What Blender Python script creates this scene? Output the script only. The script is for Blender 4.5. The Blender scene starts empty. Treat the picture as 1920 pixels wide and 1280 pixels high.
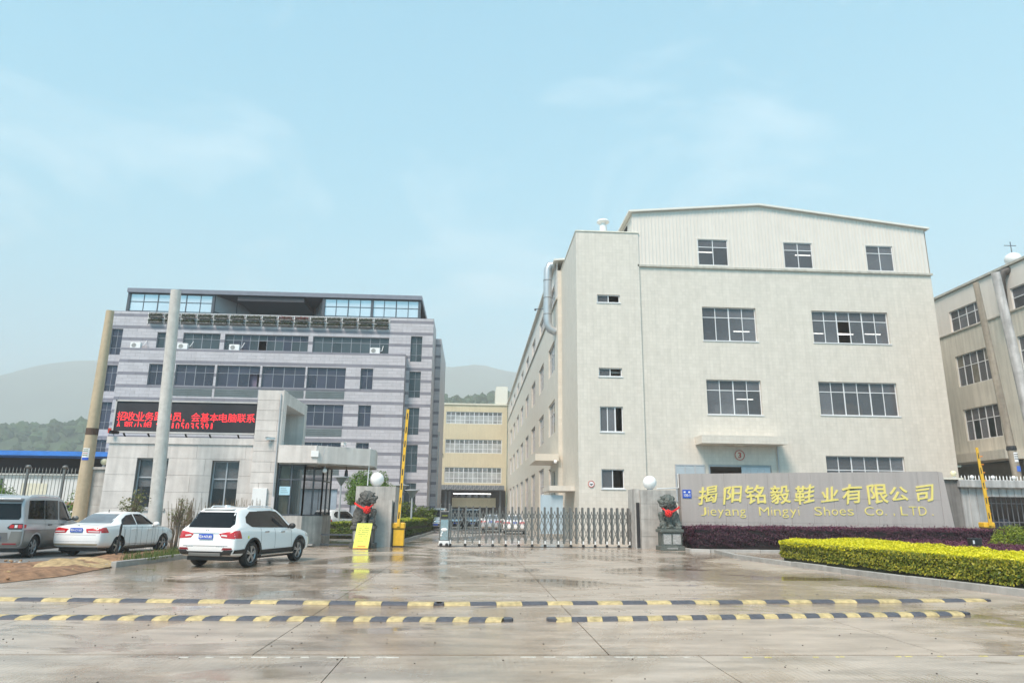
import bpy, bmesh, math, random
import numpy as np
from mathutils import Vector, Matrix
from mathutils.bvhtree import BVHTree
R_ = math.radians
random.seed(7); rng = np.random.default_rng(7)
SC = bpy.context.scene
COL = SC.collection
# ------------------------------------------------------------------ camera
cam = bpy.data.cameras.new('camera'); camo = bpy.data.objects.new('camera', cam); COL.objects.link(camo)
cam.sensor_width = 36; cam.lens = 1300 / 1920 * 36; cam.clip_end = 9000; cam.clip_start = .1
_p, _y, _r = R_(13.87), R_(3.1), R_(.65)
_fw = Vector((math.sin(_y) * math.cos(_p), math.cos(_y) * math.cos(_p), math.sin(_p)))
_rt = Vector((math.cos(_y), -math.sin(_y), 0)); _up = _rt.cross(_fw)
_r2 = _rt * math.cos(_r) + _up * math.sin(_r); _u2 = _up * math.cos(_r) - _rt * math.sin(_r)
camo.matrix_world = Matrix(((_r2.x, _u2.x, -_fw.x, 0), (_r2.y, _u2.y, -_fw.y, 0), (_r2.z, _u2.z, -_fw.z, 1.6), (0, 0, 0, 1)))
SC.camera = camo
# ------------------------------------------------------------------ world and sun
SUN_EL, SUN_AZ = 52, 214            # azimuth measured clockwise from +Y
w = bpy.data.worlds.new('World'); SC.world = w; w.use_nodes = True
nt = w.node_tree; N = nt.nodes; L = nt.links
for n in list(N): N.remove(n)
out = N.new('ShaderNodeOutputWorld'); bg = N.new('ShaderNodeBackground'); bg.inputs[1].default_value = .1
sky = N.new('ShaderNodeTexSky'); sky.sky_type = 'NISHITA'; sky.sun_disc = False
sky.sun_elevation = R_(SUN_EL); sky.sun_rotation = R_(SUN_AZ); sky.dust_density = 2.0; sky.ozone_density = 1.0
tc = N.new('ShaderNodeTexCoord'); mp = N.new('ShaderNodeMapping'); mp.inputs['Scale'].default_value = (1, 1, 2.2)
L.new(tc.outputs['Generated'], mp.inputs[0])
nz = N.new('ShaderNodeTexNoise'); nz.inputs['Scale'].default_value = 2.6; nz.inputs['Detail'].default_value = 7; nz.inputs['Roughness'].default_value = .55
nz.inputs['Distortion'].default_value = .5
L.new(mp.outputs[0], nz.inputs['Vector'])
cr = N.new('ShaderNodeMapRange'); cr.inputs[1].default_value = .52; cr.inputs[2].default_value = .80; cr.inputs[3].default_value = 0; cr.inputs[4].default_value = .75
L.new(nz.outputs[0], cr.inputs[0])
veil = N.new('ShaderNodeMix'); veil.data_type = 'RGBA'; veil.inputs[0].default_value = .80
L.new(sky.outputs[0], veil.inputs[6])
sx = N.new('ShaderNodeSeparateXYZ'); L.new(tc.outputs['Generated'], sx.inputs[0])
el = N.new('ShaderNodeMapRange'); el.interpolation_type = 'SMOOTHSTEP'; el.inputs[1].default_value = .05; el.inputs[2].default_value = .75; L.new(sx.outputs[2], el.inputs[0])
vc = N.new('ShaderNodeMix'); vc.data_type = 'RGBA'; vc.inputs[6].default_value = (2.7, 7.7, 9.9, 1); vc.inputs[7].default_value = (2.0, 5.2, 7.2, 1); L.new(el.outputs[0], vc.inputs[0]); L.new(vc.outputs[2], veil.inputs[7])
cl = N.new('ShaderNodeMix'); cl.data_type = 'RGBA'; L.new(cr.outputs[0], cl.inputs[0]); L.new(veil.outputs[2], cl.inputs[6]); cl.inputs[7].default_value = (8.2, 9.4, 10.0, 1)
L.new(cl.outputs[2], bg.inputs[0]); L.new(bg.outputs[0], out.inputs[0])
sl = bpy.data.lights.new('sun', 'SUN'); sl.energy = 3.8; sl.angle = R_(22); sl.color = (1, .83, .71)
so = bpy.data.objects.new('sun', sl); COL.objects.link(so)
_d = Vector((math.sin(R_(SUN_AZ)) * math.cos(R_(SUN_EL)), math.cos(R_(SUN_AZ)) * math.cos(R_(SUN_EL)), math.sin(R_(SUN_EL))))
so.rotation_euler = _d.to_track_quat('Z', 'Y').to_euler(); so.location = (0, 0, 60)
SC.view_settings.view_transform = 'Standard'; SC.view_settings.look = 'None'; SC.view_settings.exposure = .50; SC.view_settings.gamma = 1
SC.render.engine = 'CYCLES'
try: SC.cycles.max_bounces = 5; SC.cycles.transparent_max_bounces = 8; SC.cycles.volume_bounces = 1
except Exception: pass
# ------------------------------------------------------------------ helpers
WM = {}
def setp(o, p):
    if p is None: return
    o.parent = p; o.matrix_parent_inverse = WM.get(p.name, Matrix()).inverted()
def tag(o, label=None, cat=None, group=None, kind=None):
    if label: o['label'] = label
    if cat: o['category'] = cat
    if group: o['group'] = group
    if kind: o['kind'] = kind
    return o
def thing(name, loc, label, cat, group=None, rz=0):
    o = bpy.data.objects.new(name, None); COL.objects.link(o); o.location = loc; o.rotation_euler = (0, 0, rz); o.empty_display_size = .3
    WM[o.name] = Matrix.Translation(loc) @ Matrix.Rotation(rz, 4, 'Z')
    return tag(o, label, cat, group)
class MB:
    def __init__(s): s.v = []; s.f = []; s.m = []; s.k = 0
    def q(s, pts, k=None):
        n = len(s.v); s.v += [tuple(p) for p in pts]; s.f.append(tuple(range(n, n + len(pts)))); s.m.append(s.k if k is None else k)
    def box(s, a, b):
        x0, x1 = sorted((a[0], b[0])); y0, y1 = sorted((a[1], b[1])); z0, z1 = sorted((a[2], b[2])); n = len(s.v)
        s.v += [(x0, y0, z0), (x1, y0, z0), (x1, y1, z0), (x0, y1, z0), (x0, y0, z1), (x1, y0, z1), (x1, y1, z1), (x0, y1, z1)]
        for f in ((0, 3, 2, 1), (4, 5, 6, 7), (0, 1, 5, 4), (1, 2, 6, 5), (2, 3, 7, 6), (3, 0, 4, 7)): s.f.append(tuple(n + i for i in f)); s.m.append(s.k)
        return s
    def tube(s, pts, r, n=8, r1=None, caps=True):
        pts = [Vector(p) for p in pts]; rs = r if isinstance(r, (list, tuple)) else [r + ((r1 - r) * i / max(1, len(pts) - 1) if r1 is not None else 0) for i in range(len(pts))]
        base = len(s.v); up = Vector((0, 0, 1)); prev = None
        for i, p in enumerate(pts):
            d = (pts[min(i + 1, len(pts) - 1)] - pts[max(i - 1, 0)]).normalized()
            a = prev if prev is not None else (up if abs(d.z) < .9 else Vector((1, 0, 0)))
            u = (a - d * a.dot(d)).normalized(); v = d.cross(u); prev = u
            for j in range(n):
                t = 2 * math.pi * j / n; s.v.append(tuple(p + (u * math.cos(t) + v * math.sin(t)) * rs[i]))
        for i in range(len(pts) - 1):
            for j in range(n):
                a = base + i * n + j; b = base + i * n + (j + 1) % n
                s.f.append((a, b, b + n, a + n)); s.m.append(s.k)
        if caps:
            s.f.append(tuple(base + j for j in reversed(range(n)))); s.m.append(s.k)
            e = base + (len(pts) - 1) * n; s.f.append(tuple(e + j for j in range(n))); s.m.append(s.k)
        return s
    def bar(s, a, b, wdt, thk, ref=(0, 1, 0)):
        a = Vector(a); b = Vector(b); d = (b - a).normalized(); rf = Vector(ref)
        n_ = (rf - d * rf.dot(d)).normalized(); t = d.cross(n_); base = len(s.v)
        for p in (a, b):
            for su, sv in ((-1, -1), (1, -1), (1, 1), (-1, 1)): s.v.append(tuple(p + t * wdt / 2 * su + n_ * thk / 2 * sv))
        for f in ((0, 1, 2, 3), (7, 6, 5, 4), (0, 4, 5, 1), (1, 5, 6, 2), (2, 6, 7, 3), (3, 7, 4, 0)): s.f.append(tuple(base + i for i in f)); s.m.append(s.k)
        return s
    def lathe(s, c, prof, n=20, axis='Z', caps=True):
        base = len(s.v); c = Vector(c)
        for r, h in prof:
            for j in range(n):
                t = 2 * math.pi * j / n; a, b = r * math.cos(t), r * math.sin(t)
                s.v.append(tuple(c + (Vector((a, b, h)) if axis == 'Z' else Vector((a, h, b)) if axis == 'Y' else Vector((h, a, b)))))
        for i in range(len(prof) - 1):
            for j in range(n):
                a = base + i * n + j; b = base + i * n + (j + 1) % n; s.f.append((a, b, b + n, a + n)); s.m.append(s.k)
        if caps:
            s.f.append(tuple(base + j for j in reversed(range(n)))); s.m.append(s.k)
            e = base + (len(prof) - 1) * n; s.f.append(tuple(e + j for j in range(n))); s.m.append(s.k)
        return s
    def ball(s, c, r, n=16, m=10, sc=(1, 1, 1)):
        base = len(s.v)
        for i in range(m + 1):
            a = math.pi * i / m
            for j in range(n):
                t = 2 * math.pi * j / n
                s.v.append((c[0] + r * sc[0] * math.sin(a) * math.cos(t), c[1] + r * sc[1] * math.sin(a) * math.sin(t), c[2] + r * sc[2] * math.cos(a)))
        for i in range(m):
            for j in range(n):
                a = base + i * n + j; b = base + i * n + (j + 1) % n
                s.f.append((a, a + n, b + n, b)); s.m.append(s.k)
        return s
    def prism(s, poly, z0, z1):
        n = len(poly); base = len(s.v)
        for z in (z0, z1):
            for p in poly: s.v.append((p[0], p[1], z))
        s.f.append(tuple(base + i for i in reversed(range(n)))); s.m.append(s.k); s.f.append(tuple(base + n + i for i in range(n))); s.m.append(s.k)
        for i in range(n):
            j = (i + 1) % n; s.f.append((base + i, base + j, base + n + j, base + n + i)); s.m.append(s.k)
        return s
    def build(s, name, mat, parent=None, smooth=False, local=False, bevel=0, fix=False):
        v = np.array(s.v, dtype=float); lo, hi = v.min(0), v.max(0); org = Vector((0, 0, 0))
        if not local: org = Vector(((lo[0] + hi[0]) / 2, (lo[1] + hi[1]) / 2, lo[2])); v = v - np.array(org)
        me = bpy.data.meshes.new(name); me.from_pydata([tuple(p) for p in v], [], s.f)
        for m in (mat if isinstance(mat, (list, tuple)) else [mat]): me.materials.append(m)
        me.polygons.foreach_set('material_index', s.m)
        if smooth: me.polygons.foreach_set('use_smooth', [True] * len(s.f))
        if fix:
            bm = bmesh.new(); bm.from_mesh(me); bmesh.ops.remove_doubles(bm, verts=bm.verts, dist=1e-4); bmesh.ops.recalc_face_normals(bm, faces=bm.faces); bm.to_mesh(me); bm.free()
        me.update()
        o = bpy.data.objects.new(name, me); COL.objects.link(o)
        if smooth and smooth != 1: me.set_sharp_from_angle(angle=R_(smooth))
        if not local: o.location = org; WM[o.name] = Matrix.Translation(org)
        if parent is not None:
            if local: o.parent = parent
            else: setp(o, parent)
        if bevel:
            b = o.modifiers.new('bevel', 'BEVEL'); b.width = bevel; b.segments = 2; b.limit_method = 'ANGLE'; b.angle_limit = R_(40)
        return o
_unit = {}
def piece(name, a, b, mat, parent, local=False):
    """a box piece that shares one unit-cube mesh per material"""
    if mat.name not in _unit:
        m = MB(); m.box((-.5, -.5, -.5), (.5, .5, .5)); me = bpy.data.meshes.new('unit_' + mat.name); me.from_pydata(m.v, [], m.f); me.materials.append(mat); _unit[mat.name] = me
    o = bpy.data.objects.new(name, _unit[mat.name]); COL.objects.link(o)
    o.location = [(a[i] + b[i]) / 2 for i in range(3)]; o.scale = [max(1e-4, abs(b[i] - a[i])) for i in range(3)]
    if local: o.parent = parent
    else: setp(o, parent)
    return o
def copy_tree(o, loc=None, rz=None, label=None, parent=None):
    c = o.copy(); COL.objects.link(c); c.parent = parent
    if loc is not None: c.location = loc
    if rz is not None: c.rotation_euler = (0, 0, rz)
    if label: c['label'] = label
    for ch in list(o.children):
        copy_tree(ch, parent=c)
    return c
# ------------------------------------------------------------------ materials
MATS = {}
def mat(name, col, rough=.6, var=.10, scale=2.5, bump=0., bscale=30, spec=.5, metal=0, coat=0, streak=0., island=0., alpha=1., emit=0, objrand=0., dirt=0.):
    if name in MATS: return MATS[name]
    m = bpy.data.materials.new(name); m.use_nodes = True; nt = m.node_tree; N = nt.nodes; L = nt.links
    b = N['Principled BSDF']; b.inputs['Roughness'].default_value = rough; b.inputs['Metallic'].default_value = metal
    b.inputs['Specular IOR Level'].default_value = spec; b.inputs['Coat Weight'].default_value = coat; b.inputs['Coat Roughness'].default_value = .06
    g = N.new('ShaderNodeNewGeometry')
    nz = N.new('ShaderNodeTexNoise'); nz.inputs['Scale'].default_value = scale; nz.inputs['Detail'].default_value = 6; nz.inputs['Roughness'].default_value = .6
    L.new(g.outputs['Position'], nz.inputs['Vector'])
    def rng_(src, lo, hi, a=.3, c=.7):
        r = N.new('ShaderNodeMapRange'); r.inputs[1].default_value = a; r.inputs[2].default_value = c; r.inputs[3].default_value = lo; r.inputs[4].default_value = hi; L.new(src, r.inputs[0]); return r.outputs[0]
    val = rng_(nz.outputs[0], 1 - var, 1 + var)
    def mul(a, c):
        r = N.new('ShaderNodeMath'); r.operation = 'MULTIPLY'; L.new(a, r.inputs[0]); L.new(c, r.inputs[1]); return r.outputs[0]
    if streak:
        mpn = N.new('ShaderNodeMapping'); mpn.inputs['Scale'].default_value = (2.6, 2.6, .16); L.new(g.outputs['Position'], mpn.inputs[0])
        n2 = N.new('ShaderNodeTexNoise'); n2.inputs['Scale'].default_value = 1.6; n2.inputs['Detail'].default_value = 7; L.new(mpn.outputs[0], n2.inputs['Vector'])
        val = mul(val, rng_(n2.outputs[0], 1 - streak, 1, .35, .6))
    if island: val = mul(val, rng_(g.outputs['Random Per Island'], 1 - island, 1 + island, 0, 1))
    if objrand:
        oi = N.new('ShaderNodeObjectInfo'); val = mul(val, rng_(oi.outputs['Random'], 1 - objrand, 1 + objrand, 0, 1))
    hs = N.new('ShaderNodeHueSaturation'); hs.inputs['Color'].default_value = (*col, 1); L.new(val, hs.inputs['Value'])
    cout = hs.outputs[0]
    L.new(cout, b.inputs['Base Color'])
    if bump:
        n3 = N.new('ShaderNodeTexNoise'); n3.inputs['Scale'].default_value = bscale; n3.inputs['Detail'].default_value = 5; L.new(g.outputs['Position'], n3.inputs['Vector'])
        bp = N.new('ShaderNodeBump'); bp.inputs['Strength'].default_value = bump; bp.inputs['Distance'].default_value = .02; L.new(n3.outputs[0], bp.inputs['Height']); L.new(bp.outputs[0], b.inputs['Normal'])
    if alpha < 1:
        tr = N.new('ShaderNodeBsdfTransparent'); mx = N.new('ShaderNodeMixShader'); mx.inputs[0].default_value = alpha
        L.new(tr.outputs[0], mx.inputs[1]); L.new(b.outputs[0], mx.inputs[2]); L.new(mx.outputs[0], N['Material Output'].inputs[0])
    if emit: b.inputs['Emission Color'].default_value = (*col, 1); b.inputs['Emission Strength'].default_value = emit
    MATS[name] = m; return m
def tile_mat(name, col, axis, tile=.24, grout=.84, rough=.45, var=.05, streak=.06):
    m = mat(name, col, rough, var, 1.2, streak=streak); nt = m.node_tree; N = nt.nodes; L = nt.links; b = N['Principled BSDF']
    g = N.new('ShaderNodeNewGeometry'); sp = N.new('ShaderNodeSeparateXYZ'); cb = N.new('ShaderNodeCombineXYZ'); L.new(g.outputs['Position'], sp.inputs[0])
    L.new(sp.outputs['X' if axis == 'y' else 'Y'], cb.inputs[0]); L.new(sp.outputs['Z'], cb.inputs[1])
    br = N.new('ShaderNodeTexBrick'); br.offset = 0; br.inputs['Scale'].default_value = 1; br.inputs['Brick Width'].default_value = tile; br.inputs['Row Height'].default_value = tile
    br.inputs['Mortar Size'].default_value = .009; br.inputs['Mortar Smooth'].default_value = .3
    br.inputs['Color1'].default_value = (1, 1, 1, 1); br.inputs['Color2'].default_value = (.93, .93, .92, 1); br.inputs['Mortar'].default_value = (grout, grout, grout, 1)
    L.new(cb.outputs[0], br.inputs['Vector'])
    mx = N.new('ShaderNodeMix'); mx.data_type = 'RGBA'; mx.blend_type = 'MULTIPLY'; mx.inputs[0].default_value = 1
    src = b.inputs['Base Color'].links[0].from_socket; L.new(src, mx.inputs[6]); L.new(br.outputs['Color'], mx.inputs[7]); L.new(mx.outputs[2], b.inputs['Base Color'])
    bp = N.new('ShaderNodeBump'); bp.inputs['Strength'].default_value = .15; bp.inputs['Distance'].default_value = .003; bp.invert = True; L.new(br.outputs['Fac'], bp.inputs['Height']); L.new(bp.outputs[0], b.inputs['Normal'])
    return m
def leaf_mat(name, c1, c2, rough=.45, trans=.25):
    m = mat(name, c1, rough, .1, .8, spec=.35); nt = m.node_tree; N = nt.nodes; L = nt.links; b = N['Principled BSDF']
    g = N.new('ShaderNodeNewGeometry'); mx = N.new('ShaderNodeMix'); mx.data_type = 'RGBA'; L.new(g.outputs['Random Per Island'], mx.inputs[0])
    src = b.inputs['Base Color'].links[0].from_socket; L.new(src, mx.inputs[6]); mx.inputs[7].default_value = (*c2, 1); L.new(mx.outputs[2], b.inputs['Base Color'])
    if trans:
        t = N.new('ShaderNodeBsdfTranslucent'); L.new(mx.outputs[2], t.inputs[0]); ms = N.new('ShaderNodeMixShader'); ms.inputs[0].default_value = trans
        L.new(b.outputs[0], ms.inputs[1]); L.new(t.outputs[0], ms.inputs[2]); L.new(ms.outputs[0], N['Material Output'].inputs[0])
    return m
CREAM_Y = tile_mat('cream_tile_front', (.685, .635, .56), 'y'); CREAM_X = tile_mat('cream_tile_side', (.68, .625, .535), 'x')
CREAM_P = mat('cream_plaster', (.74, .71, .61), .7, .06, 1.5, .15, 40, streak=.12)
CLAD = mat('cream_cladding', (.71, .665, .605), .45, .03, 1.0, streak=.05)
ROOFM = mat('pale_roof_sheet', (.70, .69, .64), .5, .05)
BEIGE = mat('beige_render', (.62, .54, .37), .75, .06, .5, .1, 20, streak=.08)
GREYL = mat('light_grey_stone', (.50, .475, .50), .42, .05, .8, island=.06, streak=.06); GREYD = mat('dark_grey_stone', (.22, .21, .24), .42, .05, .8, island=.07)
GREYJ = mat('stone_joint', (.30, .29, .30), .8)
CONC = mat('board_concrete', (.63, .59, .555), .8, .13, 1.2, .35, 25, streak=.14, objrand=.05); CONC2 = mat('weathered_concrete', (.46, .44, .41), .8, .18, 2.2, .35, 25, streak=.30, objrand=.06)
CONCP = mat('pole_concrete', (.57, .545, .505), .75, .12, 5, .25, 40, streak=.12); TANP = mat('tan_pole_concrete', (.50, .40, .27), .75, .1, 5, .2, 40, streak=.1)
GRANITE = mat('pink_grey_granite', (.45, .40, .375), .38, .10, 30, .06, 120, streak=.10)
ALU = mat('white_aluminium', (.72, .73, .74), .38, .04, metal=.0); ALUG = mat('grey_aluminium', (.42, .44, .46), .4, .05); DARKF = mat('dark_steel_frame', (.075, .085, .10), .4, .1)
STEEL = mat('stainless_steel', (.215, .20, .185), .38, .08, 4, metal=.65); STEELD = mat('dull_steel', (.30, .29, .28), .42, .1, 4, metal=.7)
GLASS = mat('window_glass_dark', (.17, .175, .19), .06, .15, .6, alpha=.52, objrand=.35); GLASSB = mat('office_glass_blue', (.055, .058, .085), .07, .2, .5, alpha=.90, objrand=.30)
GLASSG = mat('office_glass_green', (.065, .085, .095), .07, .2, .5, alpha=.88, objrand=.25)
GLASSS = mat('penthouse_glass', (.80, .83, .85), .07, .06, .4, alpha=.9, metal=.45); GLASSC = mat('booth_glass', (.04, .045, .045), .05, .1, alpha=.62); GLASSH = mat('gatehouse_glass', (.05, .055, .06), .05, .1, alpha=.35)
BLACK = mat('black_void', (.006, .006, .007), .9, 0); CURT = mat('curtain_cloth', (.55, .56, .57), .9, .12, 6, objrand=.2); CURTP = mat('curtain_plum', (.20, .17, .24), .9, .12, 6, objrand=.2); CURTY = mat('cream_curtain', (.62, .60, .42), .9, .1, 6)
INTER = mat('room_plaster', (.34, .34, .33), .9, .05); BOXM = mat('cardboard', (.45, .30, .16), .85, .1, 6)
TUBE = mat('lit_tube', (1, .98, .92), .5, 0, emit=4)
WHITEP = mat('white_paint', (.78, .78, .77), .4, .04); IVORY = mat('globe_white', (.88, .88, .87), .35, .02); IVORYY = mat('globe_ivory', (.72, .68, .48), .35, .03)
YEL = mat('yellow_paint', (.80, .47, .03), .4, .10, 5, streak=.1); BLK = mat('black_paint', (.02, .02, .022), .45, .1); RUB = mat('black_rubber', (.075, .077, .092), .6, .25, 14, .3, 60); RUBY = mat('yellow_rubber', (.47, .37, .18), .6, .38, 9, .3, 60)
RED = mat('red_cloth', (.70, .015, .012), .55, .12, 20, .3, 30); REDL = mat('red_led', (1, .03, .04), .5, 0, emit=.9); LEDB = mat('led_panel', (.022, .022, .028), .55, .2, 1.0)
STONE = mat('carved_stone', (.095, .097, .09), .6, .45, 14, .8, 45); STONEG = mat('green_carved_stone', (.105, .12, .108), .55, .45, 14, .8, 45); STONEP = mat('pale_relief_stone', (.36, .36, .35), .65, .35, 22, .8, 35)
BLUEP = mat('blue_plate', (.03, .10, .52), .4, .03); BLUER = mat('blue_roof', (.04, .20, .62), .45, .15, 1.5); BLUEG = mat('pale_blue_door', (.42, .52, .58), .5, .06, 1, streak=.1)
GOLD = mat('gold_letter', (.86, .72, .20), .35, .05, 6, metal=.0, spec=.6)
LIME = mat('lime_board', (.78, .82, .13), .6, .03); PAPER = mat('white_paper', (.80, .80, .80), .7, .02); PAPERB = mat('blue_paper', (.42, .66, .76), .7, .05); INK = mat('ink_grey', (.16, .18, .06), .7); INKD = mat('ink_dark', (.05, .05, .05), .7); ORNG = mat('orange_print', (.85, .30, .05), .6)
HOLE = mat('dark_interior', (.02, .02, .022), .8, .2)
TWIG = mat('dry_twig', (.20, .155, .10), .9, .2, 8); BARK = mat('bark', (.13, .10, .07), .9, .25, 12, .5, 30)
KERB = mat('kerb_stone', (.36, .345, .32), .6, .15, 4, .3, 40, streak=.15, objrand=.08); KERBW = mat('pale_kerb', (.40, .39, .37), .6, .12, 4, .3, 40, objrand=.06)
CARW = mat('white_car_paint', (.86, .86, .855), .28, .012, coat=.6); CARS = mat('silver_car_paint', (.42, .42, .43), .30, .02, metal=.35, coat=.4); CARSD = mat('taupe_car_paint', (.20, .19, .175), .34, .03, metal=.3, coat=.3)
CARG = mat('car_glass', (.008, .009, .011), .04, .1, .7, spec=.3); CARGL = mat('car_glass_light', (.14, .16, .18), .05, .25, 1.2, spec=.7)
PLAST = mat('black_plastic', (.022, .022, .023), .5, .1); TYRE = mat('tyre', (.022, .022, .022), .75, .15, 20, .3, 80); RIM = mat('alloy', (.55, .55, .56), .3, .05, metal=.8); LAMPR = mat('tail_lamp_red', (.50, .015, .02), .18, .15, 14, coat=.8); LAMPW = mat('lamp_clear', (.75, .74, .74), .15, .1, coat=.8); CHROME = mat('chrome', (.62, .62, .62), .15, 0, metal=1)
# ------------------------------------------------------------------ ground
def wet_mat(name, col, lo, hi, groove=False):
    m = bpy.data.materials.new(name); m.use_nodes = True; nt = m.node_tree; N = nt.nodes; L = nt.links; b = N['Principled BSDF']
    g = N.new('ShaderNodeNewGeometry')
    def noise(sc, det=5, mapping=None, rough=.55, dist=0):
        n = N.new('ShaderNodeTexNoise'); n.inputs['Scale'].default_value = sc; n.inputs['Detail'].default_value = det; n.inputs['Roughness'].default_value = rough; n.inputs['Distortion'].default_value = dist
        if mapping:
            mp = N.new('ShaderNodeMapping'); mp.inputs['Scale'].default_value = mapping; L.new(g.outputs['Position'], mp.inputs[0]); L.new(mp.outputs[0], n.inputs['Vector'])
        else: L.new(g.outputs['Position'], n.inputs['Vector'])
        return n.outputs[0]
    def mr(s, a, c, lo_, hi_):
        r = N.new('ShaderNodeMapRange'); r.interpolation_type = 'SMOOTHSTEP'; r.inputs[1].default_value = a; r.inputs[2].default_value = c; r.inputs[3].default_value = lo_; r.inputs[4].default_value = hi_; L.new(s, r.inputs[0]); return r.outputs[0]
    def mth(op, a, c):
        r = N.new('ShaderNodeMath'); r.operation = op
        for i, x in enumerate((a, c)):
            if isinstance(x, (int, float)): r.inputs[i].default_value = x
            else: L.new(x, r.inputs[i])
        return r.outputs[0]
    wet = mr(noise(.20, 7, (1, .8, 1), .62, .5), .44, .60, 0, 1)           # big damp areas
    pud = mr(noise(.55, 5, (.7, 1.2, 1), .55, .8), .555, .60, 0, 1)        # standing water
    grain = noise(60, 4); blot = noise(1.7, 6, (.45, 1.5, 1), .65)
    val = mth('MULTIPLY', mr(grain, .3, .7, .90, 1.08), mr(blot, .32, .68, .72, 1.14))
    val = mth('MULTIPLY', val, mth('SUBTRACT', 1.0, mth('MULTIPLY', wet, .30)))
    val = mth('MULTIPLY', val, mth('SUBTRACT', 1.0, mth('MULTIPLY', pud, .22)))
    hs = N.new('ShaderNodeHueSaturation'); hs.inputs['Color'].default_value = (*col, 1); L.new(val, hs.inputs['Value']); L.new(mth('ADD', .9, mth('MULTIPLY', wet, .45)), hs.inputs['Saturation'])
    L.new(hs.outputs[0], b.inputs['Base Color'])
    ro = mth('SUBTRACT', hi, mth('MULTIPLY', wet, hi - lo)); ro = mth('MULTIPLY', ro, mth('SUBTRACT', 1.0, mth('MULTIPLY', pud, .65)))
    L.new(ro, b.inputs['Roughness']); b.inputs['Specular IOR Level'].default_value = .5
    hgt = mth('MULTIPLY', grain, mth('SUBTRACT', 1.0, mth('MULTIPLY', pud, .9)))
    if groove:
        wv = N.new('ShaderNodeTexWave'); wv.inputs['Scale'].default_value = 4.5; wv.bands_direction = 'X'; L.new(g.outputs['Position'], wv.inputs['Vector'])
        hgt = mth('ADD', hgt, mth('MULTIPLY', wv.outputs['Fac'], mr(noise(.3), .45, .6, 0, 1.5)))
    bp = N.new('ShaderNodeBump'); bp.inputs['Strength'].default_value = .22; bp.inputs['Distance'].default_value = .01; L.new(hgt, bp.inputs['Height']); L.new(bp.outputs[0], b.inputs['Normal'])
    return m
WET = wet_mat('wet_concrete', (.44, .355, .28), .05, .32); WETR = wet_mat('wet_road_concrete', (.44, .37, .30), .10, .38, True); WETA = wet_mat('wet_yard', (.38, .34, .30), .08, .34)
EARTH = mat('far_ground', (.09, .11, .06), .95, .3, .05); ASPH = mat('parking_gravel', (.17, .17, .165), .8, .25, 1.5, .5, 50); DIRT = mat('red_brown_dirt', (.24, .135, .075), .95, .5, 5, 1.0, 18); SAND = mat('heaped_sand', (.38, .27, .14), .95, .45, 6, 1.0, 18)
def sheet(name, x0, x1, y0, y1, z, m, nx=1, ny=1, kind='structure'):
    mb = MB()
    for i in range(nx):
        for j in range(ny):
            a, b_ = x0 + (x1 - x0) * i / nx, x0 + (x1 - x0) * (i + 1) / nx; c, d = y0 + (y1 - y0) * j / ny, y0 + (y1 - y0) * (j + 1) / ny
            mb.q([(a, c, z), (b_, c, z), (b_, d, z), (a, d, z)])
    return tag(mb.build(name, m), kind=kind)
sheet('ground', -3000, 3000, -60, 3200, -.16, EARTH)
pav = sheet('pavement', -45, 45, 8.69, 40.2, -.045, mat('joint_dirt', (.10, .09, .08), .9)); road = sheet('road', -60, 60, -20, 8.67, -.045, MATS['joint_dirt'])
xs = [1.65 + 4.1 * k for k in range(-11, 11)]; ys = [8.69, 13.0 + .0, 18.25, 23.3, 28.5, 34.1, 40.2]
ys[1] = 14.95; ys[2] = 18.25
for i in range(len(xs) - 1):
    for j in range(len(ys) - 1):
        piece('concrete_slab', (xs[i] + .007, ys[j] + .007, -.04), (xs[i + 1] - .007, ys[j + 1] - .007, 0), WET, pav)
xr = [-1.4 + 4.1 * k for k in range(-6, 8)]
for i in range(len(xr) - 1):
    for a, b_ in ((-8, -1), (-1, 3.7), (3.7, 8.655)): piece('road_slab', (xr[i] + .006, a + .006, -.04), (xr[i + 1] - .006, b_ - .006, 0), WETR, road)
for i in range(9):     # worn white edge line beside the joint, and yellow flecks further right
    x = -3.2 + i * .27 + random.uniform(-.03, .03); piece('line_paint', (x, 8.51, .0), (x + random.uniform(.08, .26), 8.545, .004), mat('worn_white_paint', (.55, .53, .48), .6, .3, 12), road)
for i in range(8):
    x = .6 + i * .27; piece('line_paint', (x, 8.53, 0), (x + random.uniform(.06, .26), 8.56, .004), MATS['worn_white_paint'], road)
for i in range(11):
    x = 3.3 + i * .33 + random.uniform(-.28, .28); piece('line_paint', (x, 8.52 + i * .01, 0), (x + random.uniform(.03, .12), 8.55 + i * .01, .004), mat('worn_yellow_paint', (.60, .52, .18), .6, .3, 12), road)
yard = sheet('yard', -60, 60, 40.2, 140, -.02, WETA)
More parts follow.
